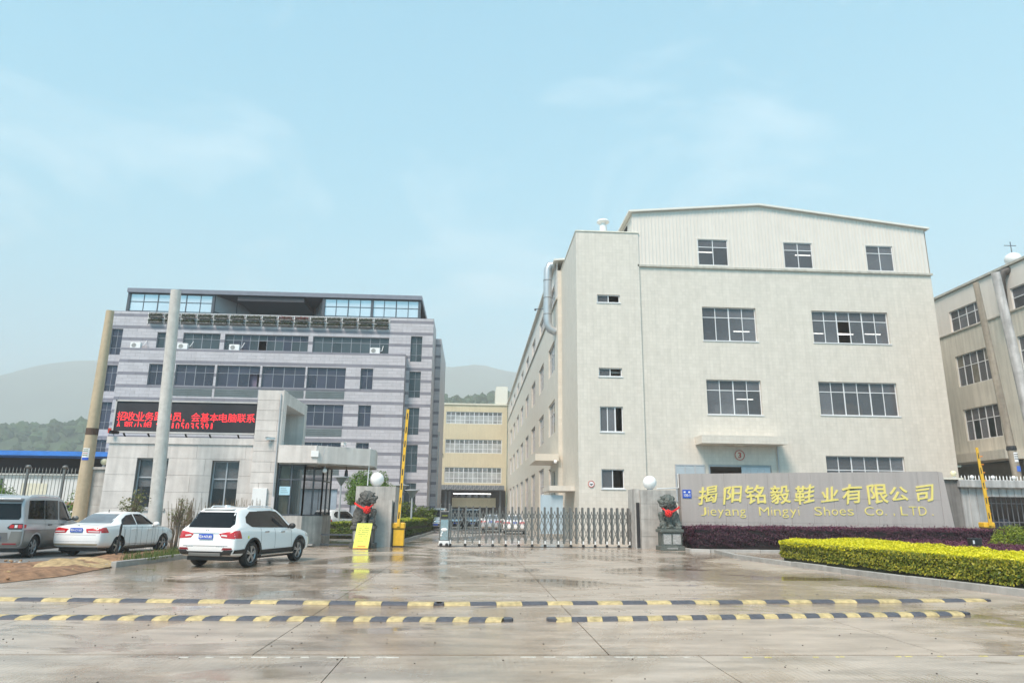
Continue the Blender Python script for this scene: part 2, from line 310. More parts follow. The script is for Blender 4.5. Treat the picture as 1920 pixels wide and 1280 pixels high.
# parking strip on the left: gravel, dirt verge, sand
def lumpy(name, poly, z, m, amp, res=.25, seed=1, edge=.6):
    bm = bmesh.new(); f = bm.faces.new([bm.verts.new((p[0], p[1], 0)) for p in poly]); xs_ = [p[0] for p in poly]; ys_ = [p[1] for p in poly]
    for ax, lo, hi in ((0, min(xs_), max(xs_)), (1, min(ys_), max(ys_))):
        t = lo + res
        while t < hi:
            co = [0, 0, 0]; no = [0, 0, 0]; co[ax] = t; no[ax] = 1
            bmesh.ops.bisect_plane(bm, geom=bm.verts[:] + bm.edges[:] + bm.faces[:], plane_co=co, plane_no=no); t += res
    from mathutils import noise
    bnd = [v.co.copy() for v in bm.verts if v.is_boundary]
    for v in bm.verts:
        d = 0 if v.is_boundary else min((v.co - b_).length for b_ in bnd); k = min(1, d / edge)
        n_ = noise.noise(v.co * 1.3 + Vector((seed, 0, 0))) * .5 + noise.noise(v.co * 4 + Vector((0, seed, 0))) * .25 + noise.noise(v.co * 11) * .10 + .5
        v.co.z = z + amp * k * n_
    me = bpy.data.meshes.new(name); bm.to_mesh(me); bm.free(); me.materials.append(m)
    for p in me.polygons: p.use_smooth = True
    o = bpy.data.objects.new(name, me); COL.objects.link(o); return o
tag(lumpy('parking_lot', [(-45, 17.6), (-13.6, 17.9), (-11.9, 21.2), (-11.3, 26), (-10.8, 32.6), (-45, 36.5)], .004, ASPH, .03, .7), kind='structure')
tag(lumpy('dirt_verge', [(-13.5, 15.9), (-10.1, 16.4), (-9.75, 18.2), (-10.0, 20.8), (-9.7, 25.3), (-9.4, 29.8), (-10.6, 32.0), (-12.6, 29.5), (-12.3, 25), (-12.6, 22.4), (-14.2, 20.2), (-20, 18.6), (-20, 15.6)], .012, DIRT, .17, .22, 3, .5), kind='structure')
tag(lumpy('sand_heap', [(-12.2, 19.7), (-10.3, 19.2), (-9.95, 20.7), (-10.3, 22.3), (-11.5, 23.4), (-12.5, 22.4)], .03, SAND, .26, .11, 9, .7), 'low heap of yellow sand at the end of the left kerb', 'sand heap')
m = MB(); rk = random.Random(2)
for i in range(520):     # rubble in the dirt, too much to count
    x, y = rk.uniform(-16.5, -10.2), rk.uniform(16.3, 22.4); q = rk.uniform(.012, .05); m.k = rk.choice([0, 0, 1, 2]); m.ball((x, y, .05 + q * .5), q, 6, 4, (1, rk.uniform(.6, 1.3), .65))
tag(m.build('rubble', [DIRT, KERBW, SAND]), 'loose rubble and stones over the dirt strip at the road edge', 'rubble', kind='stuff')
# pebbles / grit on the apron, too many to count
m = MB()
for i in range(420):
    x, y = random.uniform(-8, 10), random.uniform(7.2, 17); s = random.uniform(.005, .014); m.ball((x, y, s * .3), s, 5, 3, (1, random.uniform(.6, 1.5), .6))
tag(m.build('grit', mat('grit_dark', (.07, .06, .05), .8)), 'scattered dark grit on the wet concrete', 'grit', kind='stuff')
# ------------------------------------------------------------------ facades
class Fac:
    def __init__(s, axis, pos): s.a = axis; s.p = pos
    def pt(s, u, v, d=0):
        return (u, s.p - d, v) if s.a == 'y' else (s.p - d, u, v) if s.a == '-x' else (s.p + d, u, v)
def wall(name, F, u0, u1, v0, v1, holes, m, parent, reveal=.22):
    us = sorted({u0, u1} | {min(max(h[i], u0), u1) for h in holes for i in (0, 1)}); vs = sorted({v0, v1} | {min(max(h[i], v0), v1) for h in holes for i in (2, 3)})
    mb = MB()
    def q(a):
        mb.q(a if F.a != '-x' else a[::-1])
    for i in range(len(us) - 1):
        for j in range(len(vs) - 1):
            cu, cv = (us[i] + us[i + 1]) / 2, (vs[j] + vs[j + 1]) / 2
            if any(h[0] < cu < h[1] and h[2] < cv < h[3] for h in holes): continue
            q([F.pt(us[i], vs[j]), F.pt(us[i + 1], vs[j]), F.pt(us[i + 1], vs[j + 1]), F.pt(us[i], vs[j + 1])])
    for a, b_, c, d in holes:
        r = -reveal
        for p0, p1 in (((a, c), (b_, c)), ((b_, c), (b_, d)), ((b_, d), (a, d)), ((a, d), (a, c))):
            q([F.pt(*p0), F.pt(*p0, r), F.pt(*p1, r), F.pt(*p1)])
    return mb.build(name, m, parent)
def window(F, u0, u1, v0, v1, parent, cols=4, rows=(.68,), rec=.16, fm=None, gm=None, bar=.05, thk=.05, sill=None, openp=(), sub=True, thick_every=2, name='window'):
    """frame mesh is the window part; every pane is a sub-part. rows = split heights as fractions"""
    fm = fm or ALU; gm = gm or GLASS; mb = MB(); d0, d1 = -rec - thk, -rec
    cu = [u0 + (u1 - u0) * i / cols for i in range(cols + 1)]; cv = [v0] + [v0 + (v1 - v0) * r for r in rows] + [v1]
    for i, u in enumerate(cu):
        w_ = bar * (1.5 if 0 < i < cols and thick_every and i % thick_every == 0 else 1.0) * .5
        a, b_ = (u, u + bar) if i == 0 else (u - bar, u) if i == cols else (u - w_, u + w_)
        mb.box(F.pt(a, v0, d0), F.pt(b_, v1, d1))
    for j, v in enumerate(cv):
        a, b_ = (v, v + bar) if j == 0 else (v - bar, v) if j == len(cv) - 1 else (v - bar * .5, v + bar * .5)
        mb.box(F.pt(u0, a, d0 - .004), F.pt(u1, b_, d1 + .004))
    if sill: mb.box(F.pt(u0 - .06, v0 - .07, -rec), F.pt(u1 + .06, v0 - .003, .05))
    o = mb.build(name, fm, parent)
    if sub:
        for i in range(cols):
            for j in range(len(cv) - 1):
                if (i, j) in openp: continue
                piece('pane', F.pt(cu[i] + bar * .4, cv[j] + bar * .4, d0 + thk * .35), F.pt(cu[i + 1] - bar * .4, cv[j + 1] - bar * .4, d0 + thk * .55), random.choice(gm) if isinstance(gm, list) else gm[min(j, len(gm) - 1)] if isinstance(gm, tuple) else gm, o)
    return o
# ------------------------------------------------------------------ cream factory
fac = thing('factory', (19.5, 45, 0), 'large four storey cream tiled factory with metal clad top floor, behind the name wall', 'building')
F = Fac('y', 45)
wr3 = [(15.51, 19.27, 13.15, 15.52), (23.23, 28.66, 13.19, 15.46)]; wr2 = [(15.52, 19.25, 8.10, 10.44), (23.23, 28.69, 8.20, 10.46)]; wr1 = [(23.26, 28.61, 3.1, 5.49)]
door = (15.35, 19.52, 0, 4.80); wl = (13.12, 15.10, 2.4, 4.78)
wall('front_wall', F, 11.2, 32.2, -.1, 18.3, wr3 + wr2 + wr1 + [door, wl], CREAM_Y, fac)
for h in wr3 + wr2: window(F, *h, fac, cols=6 if h[1] - h[0] > 4 else 4, rows=(.70,), openp=((2, 0),) if h == wr3[1] else (), sill=True)
window(F, *wr1[0], fac, cols=6, rows=(.62,), sill=True); window(F, *wl, fac, cols=3, rows=(.35, .72), fm=ALUG, gm=mat('frosted_steel_pane', (.40, .46, .50), .4, .05), rec=-.06, bar=.07)
b = MB(); b.box((15.35, 45.06, 0), (15.47, 45.2, 4.8)); b.box((19.40, 45.06, 0), (19.52, 45.2, 4.8)); b.box((15.35, 45.05, 4.68), (19.52, 45.21, 4.8)); b.build('door_frame', ALUG, fac)
d = MB(); d.box((17.50, 44.90, .05), (19.40, 44.96, 4.66)); dd = d.build('door', BLUEG, fac)
for k in range(4): piece('door_rib', (17.62 + k * .46, 44.872, .2), (17.68 + k * .46, 44.9, 4.5), BLUEG, dd)
mm = MB(); mm.box((11.1, 44.86, 18.28), (32.28, 45.02, 18.42)); mm.build('string_course', mat('ledge_grey', (.50, .48, .42), .7, .1, streak=.2), fac)
F2 = Fac('y', 44.95); wt = [(15.44, 17.58, 18.54, 20.46), (21.60, 23.67, 18.52, 20.42), (27.60, 29.57, 18.50, 20.38)]
wall('upper_wall', F2, 10.8, 32.1, 18.42, 21.6, wt, CLAD, fac, .15)
m = MB(); m.q([(10.8, 44.95, 21.6), (32.1, 44.95, 21.6), (32.1, 44.95, 21.75), (20, 44.95, 23.12), (10.8, 44.95, 22.28)]); m.build('gable_wall', CLAD, fac)
for h in wt:
    o = window(F2, *h, fac, cols=2, rows=(.70,), rec=.02, thick_every=0)
    m = MB(); a, b_, c, e = h
    for p, q_ in (((a - .12, c - .1), (a, e + .1)), ((b_, c - .1), (b_ + .12, e + .1)), ((a, e), (b_, e + .1)), ((a, c - .1), (b_, c))): m.box(F2.pt(*p, .0), F2.pt(*q_, .05))
    m.build('surround', CLAD, o)
def gz(x): return 22.28 + (x - 10.8) / 9.2 * .84 if x < 20 else 23.12 - (x - 20) / 12.1 * 1.37
m = MB(); x = 10.86
while x < 32:
    z0, z1 = 18.43, gz(x + .03) - .02; spans = [(z0, z1)]
    for a, b_, c, e in wt:
        if a - .2 < x < b_ + .14: spans = [(z0, c - .11), (e + .11, z1)]
    for s0, s1 in spans:
        if s1 > s0: m.box((x, 44.915, s0), (x + .06, 44.949, s1))
    x += .255
tag(m.build('cladding_ribs', CLAD, fac), kind='stuff')
m = MB()
def roofpiece(mb, x0, z0, x1, z1, y0, y1, t=.14):
    a = [(x0, y0, z0), (x1, y0, z1), (x1, y1, z1), (x0, y1, z0)]; b_ = [(p[0], p[1], p[2] + t) for p in a]; n = len(mb.v); mb.v += a + b_
    for f in ((0, 3, 2, 1), (4, 5, 6, 7), (0, 1, 5, 4), (1, 2, 6, 5), (2, 3, 7, 6), (3, 0, 4, 7)): mb.f.append(tuple(n + i for i in f)); mb.m.append(mb.k)
roofpiece(m, 10.55, 22.27, 20, 23.13, 44.7, 52.9); roofpiece(m, 20.0, 23.13, 32.4, 21.73, 44.7, 131); roofpiece(m, 6.2, 21.55, 20, 23.12, 52.9, 131); m.build('roof', ROOFM, fac)
m = MB(); m.q([(10.85, 44.95, 18.4), (10.85, 44.95, 22.25), (10.85, 53, 22.25), (10.85, 53, 18.4)]); m.build('upper_side_wall', CLAD, fac); piece('vent_opening', (10.80, 46.6, 20.9), (10.84, 48.3, 22.0), HOLE, fac)
m = MB(); m.q([(32.2, 45, -.1), (32.2, 131, -.1), (32.2, 131, 21.7), (32.2, 45, 21.7)]); m.q([(6.5, 131, -.1), (32.2, 131, -.1), (32.2, 131, 22), (6.5, 131, 22)]); m.build('rear_wall', CREAM_X, fac)
# stair tower
FT = Fac('y', 44.86); tw = [(8.22, 9.78, 15.60, 16.15), (8.24, 9.80, 10.47, 11.05), (8.26, 9.79, 6.80, 8.46), (8.28, 9.76, 3.18, 4.40)]
wall('stair_tower_wall', FT, 6.8, 11.2, -.1, 20.72, tw, CREAM_Y, fac)
for i, h in enumerate(tw):
    o = window(FT, *h, fac, cols=3 if i == 2 else 2, rows=(), rec=.12, openp=((2 if i == 2 else 1, 0),), bar=.06, sill=True)
m = MB(); m.q([(6.8, 44.86, -.1), (6.8, 44.86, 20.72), (6.8, 53, 20.72), (6.8, 53, -.1)]); m.q([(11.2, 44.86, 18.3), (11.2, 53, 18.3), (11.2, 53, 20.72), (11.2, 44.86, 20.72)]); m.q([(11.2, 44.86, -.1), (11.2, 45.02, -.1), (11.2, 45.02, 18.3), (11.2, 44.86, 18.3)]); m.q([(6.8, 53, -.1), (6.8, 53, 20.72), (11.2, 53, 20.72), (11.2, 53, -.1)]); m.q([(6.5, 52.99, -.1), (6.8, 52.99, -.1), (6.8, 52.99, 20.72), (6.5, 52.99, 20.72)]); m.build('stair_tower_side', CREAM_X, fac)
m = MB(); m.box((6.76, 44.8, 20.72), (11.24, 53.04, 20.80)); m.build('stair_tower_roof', CREAM_P, fac)
m = MB(); m.lathe((9.0, 46.2, 20.8), [(.30, 0), (.28, .1), (.26, .95), (.20, .98), (.20, 1.15), (.42, 1.2), (.46, 1.26), (.40, 1.38), (.12, 1.5)], 18); m.build('roof_vent', WHITEP, fac, smooth=30)
m = MB(); m.bar((8.3, 46, 20.9), (11.2, 46, 20.9), .05, .05); m.build('roof_rail', DARKF, fac)
# side wall
FS = Fac('-x', 6.5); side = []; starts = [55.2 + 8.9 * k for k in range(8)]
hs = [(s, s + 4.6, z0, z1) for s in starts for z0, z1 in ((7.9, 10.6), (13.0, 15.5))] + [(s, s + 4.6, 1.0, 5.6) for s in starts[1:]] + [(55.2, 57.2, 0, 4.9), (58.0, 59.8, 1.0, 5.2)]
wall('side_wall', FS, 53, 131, -.1, 18.3, hs, CREAM_X, fac, .3)
ht = [(s, s + 4.0, 18.55, 20.25) for s in starts]
wall('upper_side_wall', FS, 53, 131, 18.42, 21.55, ht, CLAD, fac, .15); m = MB(); m.box((6.38, 53, 18.3), (6.52, 131, 18.42)); m.build('string_course', MATS['ledge_grey'], fac)
for i, h in enumerate(hs + ht): window(FS, *h, fac, cols=4 if h[1] - h[0] > 2.5 else 2, rows=(.66,), rec=.14, sub=h[0] < 90, gm=GLASS)
far = MB()
for h in hs + ht:
    if h[0] >= 90: far.box(FS.pt(h[0], h[2], -.2), FS.pt(h[1], h[3], -.19))
tag(far.build('far_panes', GLASS, fac), kind='stuff')
m = MB(); m.tube([(6.35, 54.2, 21.6), (6.0, 54.2, 21.55), (5.85, 54.2, 21.2), (5.82, 54.2, 20), (5.82, 54.2, 17), (5.85, 54.2, 16.5), (6.05, 54.2, 16.1), (6.5, 54.2, 15.9)], .34, 16); dc = m.build('exhaust_duct', mat('galvanised', (.50, .53, .55), .35, .08, 3, metal=.55), fac, smooth=40)
for z in (20.2, 18.7, 17.3): b = MB(); b.lathe((5.82, 54.2, z), [(.345, 0), (.365, .02), (.365, .05), (.345, .07)], 16); b.build('duct_band', STEELD, dc)
b = MB(); b.bar((5.8, 54.6, 17.9), (4.9, 54.6, 17.9), .05, .05); b.ball((4.85, 54.6, 17.85), .1, 8, 6); b.build('camera_bracket', DARKF, fac)
b = MB(); b.box((4.7, 52.6, 5.45), (6.5, 58.2, 5.95)); b.build('side_canopy', CREAM_X, fac); b = MB(); b.box((5.1, 46.5, 3.05), (6.79, 51.2, 3.38)); b.build('low_canopy', CREAM_Y, fac); b = MB(); b.ball((6.2, 52.3, 5.35), .14, 10, 8); b.build('dome_camera', IVORY, fac, smooth=1)
b = MB(); b.box((4.55, 46.9, .3), (6.05, 46.98, 2.78)); bp = b.build('blue_panel', BLUEG, fac)
b = MB(); b.box((14.55, 43.6, 6.05), (20.15, 44.99, 6.56)); cn = b.build('entrance_canopy', CREAM_Y, fac); piece('canopy_lamp', (17.0, 44.2, 5.98), (17.5, 44.5, 6.05), CREAM_P, cn)
b = MB(); b.tube([(20.0, 44.9, 6.05), (20.0, 44.9, 0)], .05, 8); b.build('drain_pipe', ALUG, fac)
REDP = mat('red_paint', (.50, .05, .04), .5)
b = MB(); b.lathe((17.45, 44.99, 5.43), [(.31, 0), (.31, -.04)], 28, 'Y'); ds = b.build('number_disc', mat('disc_cream', (.66, .60, .50), .5), fac); b = MB(); b.lathe((17.45, 44.95, 5.43), [(.31, 0), (.33, -.02), (.29, -.02), (.29, 0)], 28, 'Y', False); b.build('disc_ring', REDP, ds)
b = MB(); b.lathe((7.6, 44.85, 3.45), [(.20, 0), (.20, -.03)], 24, 'Y'); ds2 = b.build('round_sign', PAPER, fac); b = MB(); b.lathe((7.6, 44.82, 3.45), [(.20, 0), (.21, -.015), (.17, -.015), (.17, 0)], 24, 'Y', False); b.build('sign_ring', REDP, ds2); piece('sign_mark', (7.5, 44.81, 3.42), (7.72, 44.82, 3.47), INKD, ds2); piece('sign_mark', (7.55, 44.81, 3.36), (7.66, 44.82, 3.40), INKD, ds2)
# interior floors and ceilings give the windows something to look into
for z in (.02, 4.9, 10.9, 16.6): piece('storey_floor', (7, 45.3, z - .15), (32, 70, z), INTER, fac)
piece('core_wall', (11.3, 55, 0), (32, 55.2, 18), INTER, fac)
for x, z in ((16.6, 20.9), (24.2, 20.9), (19.0, 14.75), (24.6, 14.75), (26.9, 14.75), (29.0, 14.8), (18.9, 9.7)): piece('ceiling_lamp', (x, 48.5, z), (x + 1.2, 48.58, z + .06), TUBE, fac)
for i, (x, z, s) in enumerate(((23.5, 8.1, .55), (24.1, 8.1, .55), (24.7, 8.1, .5), (25.4, 8.1, .6), (25.4, 8.7, .5), (25.9, 8.1, .6), (25.95, 8.7, .45), (16.2, 8.0, .7), (16.9, 8.0, .7), (17.6, 8.0, .75), (16.9, 8.7, .4))):
    b = MB(); b.box((x, 45.6, 8.12 if z < 8.3 else 8.12 + s * 1.02), (x + s * .97, 46.1, 8.12 + s if z < 8.3 else 8.12 + 1.9 * s)); o = b.build('cardboard_box', BOXM if x > 20 else mat('pale_carton', (.50, .52, .50), .8)); tag(o, 'brown cardboard carton stacked inside the wide second floor factory window' if x > 20 else 'pale carton stacked inside the narrow second floor factory window', 'carton', 'cartons seen through factory windows')
# ------------------------------------------------------------------ beige building at the end of the yard
bei = thing('yard_end_building', (0, 132, 0), 'beige building with long rows of windows closing the far end of the yard', 'building')
k = 132 / 108; FB = Fac('y', 132)
def bz(z): return 1.6 + (z - 1.6) * k
bh = [(-4.26 * k, 4.44 * k, bz(a), bz(b_)) for a, b_ in ((14.96, 16.83), (10.46, 12.54), (5.96, 8.28))]; bh2 = [(-6.9, -4.9 * k, bz(a), bz(b_)) for a, b_ in ((14.9, 16.84), (10.46, 12.55), (5.96, 8.28))]
gl = (-3.4, 4.3, -.1, 4.0)
wall('front_wall', FB, -9, 6.4, -.1, bz(17.9), bh + bh2, BEIGE, bei, .3)
for i, h in enumerate(bh): window(FB, *h, bei, cols=12, rows=(.30, .68), bar=.09, gm=(mat('pale_pane', (.36, .37, .36), .1, .4, .6), MATS['pale_pane'], GLASS), rec=.1)
for h in bh2: window(FB, *h, bei, cols=2, rows=(.3, .68), bar=.09, rec=.1)
b = MB(); b.box((-9.1, 131.8, bz(17.9)), (6.4, 145, bz(17.9) + .3)); b.build('roof', mat('pale_coping', (.66, .62, .50), .7, .05), bei); b = MB(); b.box((4.2, 132.5, bz(18.1)), (6.45, 140, bz(21.0))); b.build('roof_hut', mat('pale_render', (.68, .65, .56), .7, .05), bei)
b = MB(); b.box((-7.2, 127.5, bz(4.85)), (5.8, 131.9, bz(5.5))); cp = b.build('porch_canopy', mat('canopy_steel', (.16, .18, .20), .35, .2, 1), bei)
for i in range(24): b = MB(); x = -5.2 + i * .42; b.bar((x, 127.4, bz(4.9)), (x + .42 * (1 if i % 2 else 1), 127.4, bz(5.5) if i % 2 else bz(4.9)), .06, .06); b.bar((x, 127.4, bz(4.9)), (x, 127.4, bz(5.5)), .05, .05); b.build('canopy_truss', ALUG, cp)
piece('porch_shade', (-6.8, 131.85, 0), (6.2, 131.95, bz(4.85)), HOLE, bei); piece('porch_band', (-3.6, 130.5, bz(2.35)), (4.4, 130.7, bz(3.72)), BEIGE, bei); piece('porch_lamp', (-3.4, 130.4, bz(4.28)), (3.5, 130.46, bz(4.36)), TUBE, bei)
for i in range(6): piece('porch_window', (-3.2 + i * 1.2, 130.6, bz(3.75)), (-2.5 + i * 1.2, 130.65, bz(4.2)), GLASS, bei)
for x in (-4.9, -4.2, 5.0): piece('porch_column', (x, 129, 0), (x + .35, 129.4, bz(4.85)), DARKF, bei)
b = MB(); b.box((-6.0, 131.7, bz(10.1)), (-5.6, 131.95, bz(10.35))); b.build('wall_lamp', BLK, bei)
# ------------------------------------------------------------------ grey office block
off = thing('office_block', (-18.4, 62, 0), 'grey stone clad office block with dark stripes and glass penthouse behind the gatehouse', 'building')
def rect_minus(r, holes):
    out_ = [r]
    for h in holes:
        nx = []
        for a, b_, c, d in out_:
            if h[0] >= b_ or h[1] <= a or h[2] >= d or h[3] <= c: nx.append((a, b_, c, d)); continue
            if h[0] > a: nx.append((a, h[0], c, d)); a2 = h[0]
            else: a2 = a
            if h[1] < b_: nx.append((h[1], b_, c, d)); b2 = h[1]
            else: b2 = b_
            if h[2] > c: nx.append((a2, b2, c, h[2]))
            if h[3] < d: nx.append((a2, b2, h[3], d))
        out_ = nx
    return out_
SB = 18.38
OFFR = mat('office_frame_grey', (.27, .28, .31), .4, .05)
def cladding(F, u0, u1, v0, v1, holes, off0=0.):
    ml, md = MB(), MB(); j = .012; kk = int((SB - v0) / 1.1) + 2
    for k_ in range(-1, kk):
        s0 = SB - 1.1 * k_
        for r, (a, b_) in enumerate([(s0, s0 + .26)] + [(s0 + .26 + .28 * t, s0 + .54 + .28 * t) for t in range(3)]):
            a2, b2 = max(a, v0), min(b_, v1)
            if b2 - a2 < .03: continue
            wdt = 1.12 if r == 0 else .80; u = u0 - (off0 + .4 * ((k_ + r) % 2)) % wdt
            while u < u1:
                l, rr = max(u, u0), min(u + wdt, u1)
                if rr - l > .03:
                    for p in rect_minus((l, rr, a2, b2), holes):
                        if p[1] - p[0] > .04 and p[3] - p[2] > .03: (md if r == 0 else ml).box(F.pt(p[0] + j / 2, p[2] + j / 2, 0), F.pt(p[1] - j / 2, p[3] - j / 2, .03))
                u += wdt
    if ml.v: tag(ml.build('light_cladding', GREYL, off), kind='stuff')
    if md.v: tag(md.build('dark_cladding', GREYD, off), kind='stuff')
FR = Fac('y', 62); FP = Fac('y', 61)
colL = [(-32.52, -31.55, a, b_) for a, b_ in ((14.85, 17.22), (11.55, 13.90), (8.22, 10.62), (4.94, 7.34), (1.6, 4.02))]; colR = [(-5.90, -4.86, a, b_) for a, b_ in ((14.82, 17.20), (11.53, 13.90), (8.21, 10.62), (4.93, 7.33), (1.2, 4.02))]
f5 = [(-28.51, -27.2, 15.55, 17.0), (-26.22, -22.97, 15.55, 16.98), (-22.56, -15.14, 15.52, 16.97), (-14.72, -7.87, 15.50, 16.97)]
wall('recessed_wall', FR, -33.0, -3.88, -.1, 18.86, colL + colR + f5, GREYJ, off, .25)
pj = [(-28.38, -27.1), (-26.10, -22.78), (-22.57, -18.86), (-18.67, -14.93), (-14.75, -11.40), (-10.08, -9.0)]
ph = []
for fz in (12.02, 8.74, 5.46): ph += [(a, b_, fz, fz + 1.87) for a, b_ in pj]
pan = [(a, b_, fz - .90, fz - .25) for fz in (12.02, 8.74, 5.46) for a, b_ in pj[1:5]]
gf = [(-14.6, -11.4, .9, 3.4), (-10.3, -8.8, .9, 3.4), (-26, -23, .9, 3.4)]
wall('projecting_wall', FP, -31.0, -6.22, -.1, 15.27, ph + gf, GREYJ, off, .25)
RAILG = (-29.5, -7.9, 17.75, 19)
cladding(FR, -33.0, -3.88, -.1, 18.86, colL + colR + f5 + [RAILG, (-31.0, -6.22, -1, 15.2)], .1); cladding(FP, -31.0, -6.22, -.1, 15.27, ph + pan + gf, .3)
b = MB(); b.box((-31.0, 61, 15.2), (-6.22, 62, 15.28)); b.build('ledge', GREYD, off); b = MB(); b.q([(-6.2, 61, -.1), (-6.2, 62, -.1), (-6.2, 62, 15.27), (-6.2, 61, 15.27)]); b.build('projection_side', GREYL, off); b = MB(); b.q([(-31, 61, -.1), (-31, 61, 15.27), (-31, 62, 15.27), (-31, 62, -.1)]); b.build('projection_side', GREYL, off)
for h in colL + colR:
    window(FR, *h, off, cols=2, rows=(.26, .72), fm=OFFR, gm=GLASSB if h in colL else GLASSG, rec=.14, bar=.035)
for i, h in enumerate(f5): window(FR, *h, off, cols=(2, 4, 10, 8)[i], rows=(.64,), fm=OFFR, gm=[GLASSG, GLASSB] if i == 2 else GLASSG, rec=.14, bar=.04, openp=((4, 0),) if i == 2 else ())
for i, h in enumerate(ph): window(FP, *h, off, cols=4 if h[1] - h[0] > 2 else 2, rows=(.64,), fm=OFFR, gm=GLASSB, rec=.14, bar=.04, openp=((3, 0),) if i == 2 else ())
for h in gf: window(FP, *h, off, cols=2, rows=(), fm=DARKF, gm=mat('curtained_glass', (.30, .36, .42), .12, .25, .8), rec=.14, bar=.05)
for a, b_, c, d in pan:      # louvred spandrels under the windows
    o = MB(); o.box((a, 60.955, c), (b_, 60.998, d)); o = o.build('spandrel', mat('spandrel_grey', (.15, .175, .18), .45, .15, 1.5), off)
    for t in range(4): piece('louvre', (a, 60.925, c + .03 + t * (d - c) / 4), (b_, 60.954, c + .06 + t * (d - c) / 4), MATS['spandrel_grey'], o)
for fz in (12.02, 8.74, 5.46):
    for a, b_ in pj[1:5]: piece('window_sill', (a - .05, 60.93, fz - .13), (b_ + .05, 61.1, fz - .02), GREYD, off)
piece('back_wall', (-33, 70.0, 0), (-3.9, 70.2, 18), INTER, off)
for z in (.02, 4.2, 7.5, 10.8, 14.4): piece('storey_floor', (-32.9, 62.3, z), (-4, 70, z + .1), INTER, off)
for a, b_ in ((-26.0, -25.2), (-23.6, -23.1), (-14.5, -12.2), (-11.0, -9.8), (-8.9, -8.0)): piece('curtain', (a, 62.5, 15.6), (b_, 62.56, 16.95), CURT, off)
for i in range(8): a = -25.8 + i * 1.9; piece('curtain', (a, 61.5, 12.05), (a + .9, 61.56, 13.85), CURTP, off)
piece('curtain', (-14.5, 61.4, .9), (-11.5, 61.46, 3.4), CURT, off)
b = MB(); b.q([(-3.88, 62, -.1), (-3.88, 66.3, -.1), (-3.88, 66.3, 18.86), (-3.88, 62, 18.86)]); b.build('end_wall', GREYL, off); b = MB(); b.q([(-33, 62, -.1), (-33, 62, 18.86), (-33, 80, 18.86), (-33, 80, -.1)]); b.build('end_wall', GREYL, off)
FW = Fac('y', 66.4); wall('rear_wing_wall', FW, -3.88, -3.35, -.1, 18.1, [], GREYJ, off); cladding(FW, -3.88, -3.35, -.1, 18.1, []); b = MB(); b.q([(-3.35, 66.4, -.1), (-3.35, 78, -.1), (-3.35, 78, 18.1), (-3.35, 66.4, 18.1)]); b.build('rear_wing_side', GREYL, off); b = MB(); b.box((-3.3, 66.3, 2), (-3.2, 66.5, 9)); b.build('drain_pipe', ALUG, off)
b = MB(); b.box((-33, 62.4, 18.0), (-3.9, 80, 18.1)); b.box((-33.0, 62.02, 18.84), (-29.5, 62.35, 18.9)); b.box((-7.9, 62.02, 18.84), (-3.88, 62.35, 18.9)); b.build('roof_deck', GREYD, off)
# penthouse
pt = MB(); pt.box((-32.6, 63.7, 21.22), (-5.2, 72, 21.62)); pn = pt.build('penthouse_roof', mat('penthouse_fascia', (.20, .21, .25), .4, .1), off); piece('soffit', (-32.5, 63.75, 21.18), (-5.3, 71.9, 21.218), mat('dark_soffit', (.035, .04, .05), .6), off)
def glasswall(x0, x1, y, n, name='penthouse_window'):
    Fq = Fac('y', y); return window(Fq, x0, x1, 18.1, 21.2, off, cols=n, rows=(.45, .74), fm=DARKF, gm=GLASSS, rec=0, bar=.07, name=name)
glasswall(-32.4, -24.6, 64, 6); glasswall(-14.42, -5.36, 64, 8); glasswall(-32.4, -5.36, 71.8, 18)
for x in (-32.45, -24.7, -14.45, -9.9, -5.42): piece('penthouse_column', (x - .12, 63.88, 18.1), (x + .12, 64.1, 21.2), DARKF, off)
for xa, xb, nm in ((-24.6, -22.2, 1), (-14.5, -16.6, 2)):     # slanting glazed returns of the central bay
    b = MB(); q = [(xa, 64, 18.1), (xb, 69, 18.1), (xb, 69, 21.18), (xa, 64, 21.18)]; b.q(q); g_ = b.build('slanted_pane', GLASSS, off)
    for t in (0, .5, 1): x = xa + (xb - xa) * t; y = 64 + 5 * t; b = MB(); b.box((x - .05, y - .05, 18.1), (x + .05, y + .05, 21.18)); b.build('mullion', DARKF, off)
    b = MB(); b.bar((xa, 64, 19.6), (xb, 69, 19.6), .08, .08); b.build('transom', DARKF, off)
Fq = Fac('y', 69); window(Fq, -22.2, -16.6, 18.1, 21.15, off, cols=3, rows=(.72,), fm=DARKF, gm=GLASSS, rec=0, bar=.1, name='penthouse_window')
b = MB(); b.box((-22.5, 63.9, 20.7), (-16.3, 69.1, 21.17)); b.build('bay_beam', MATS['dark_soffit'], off)
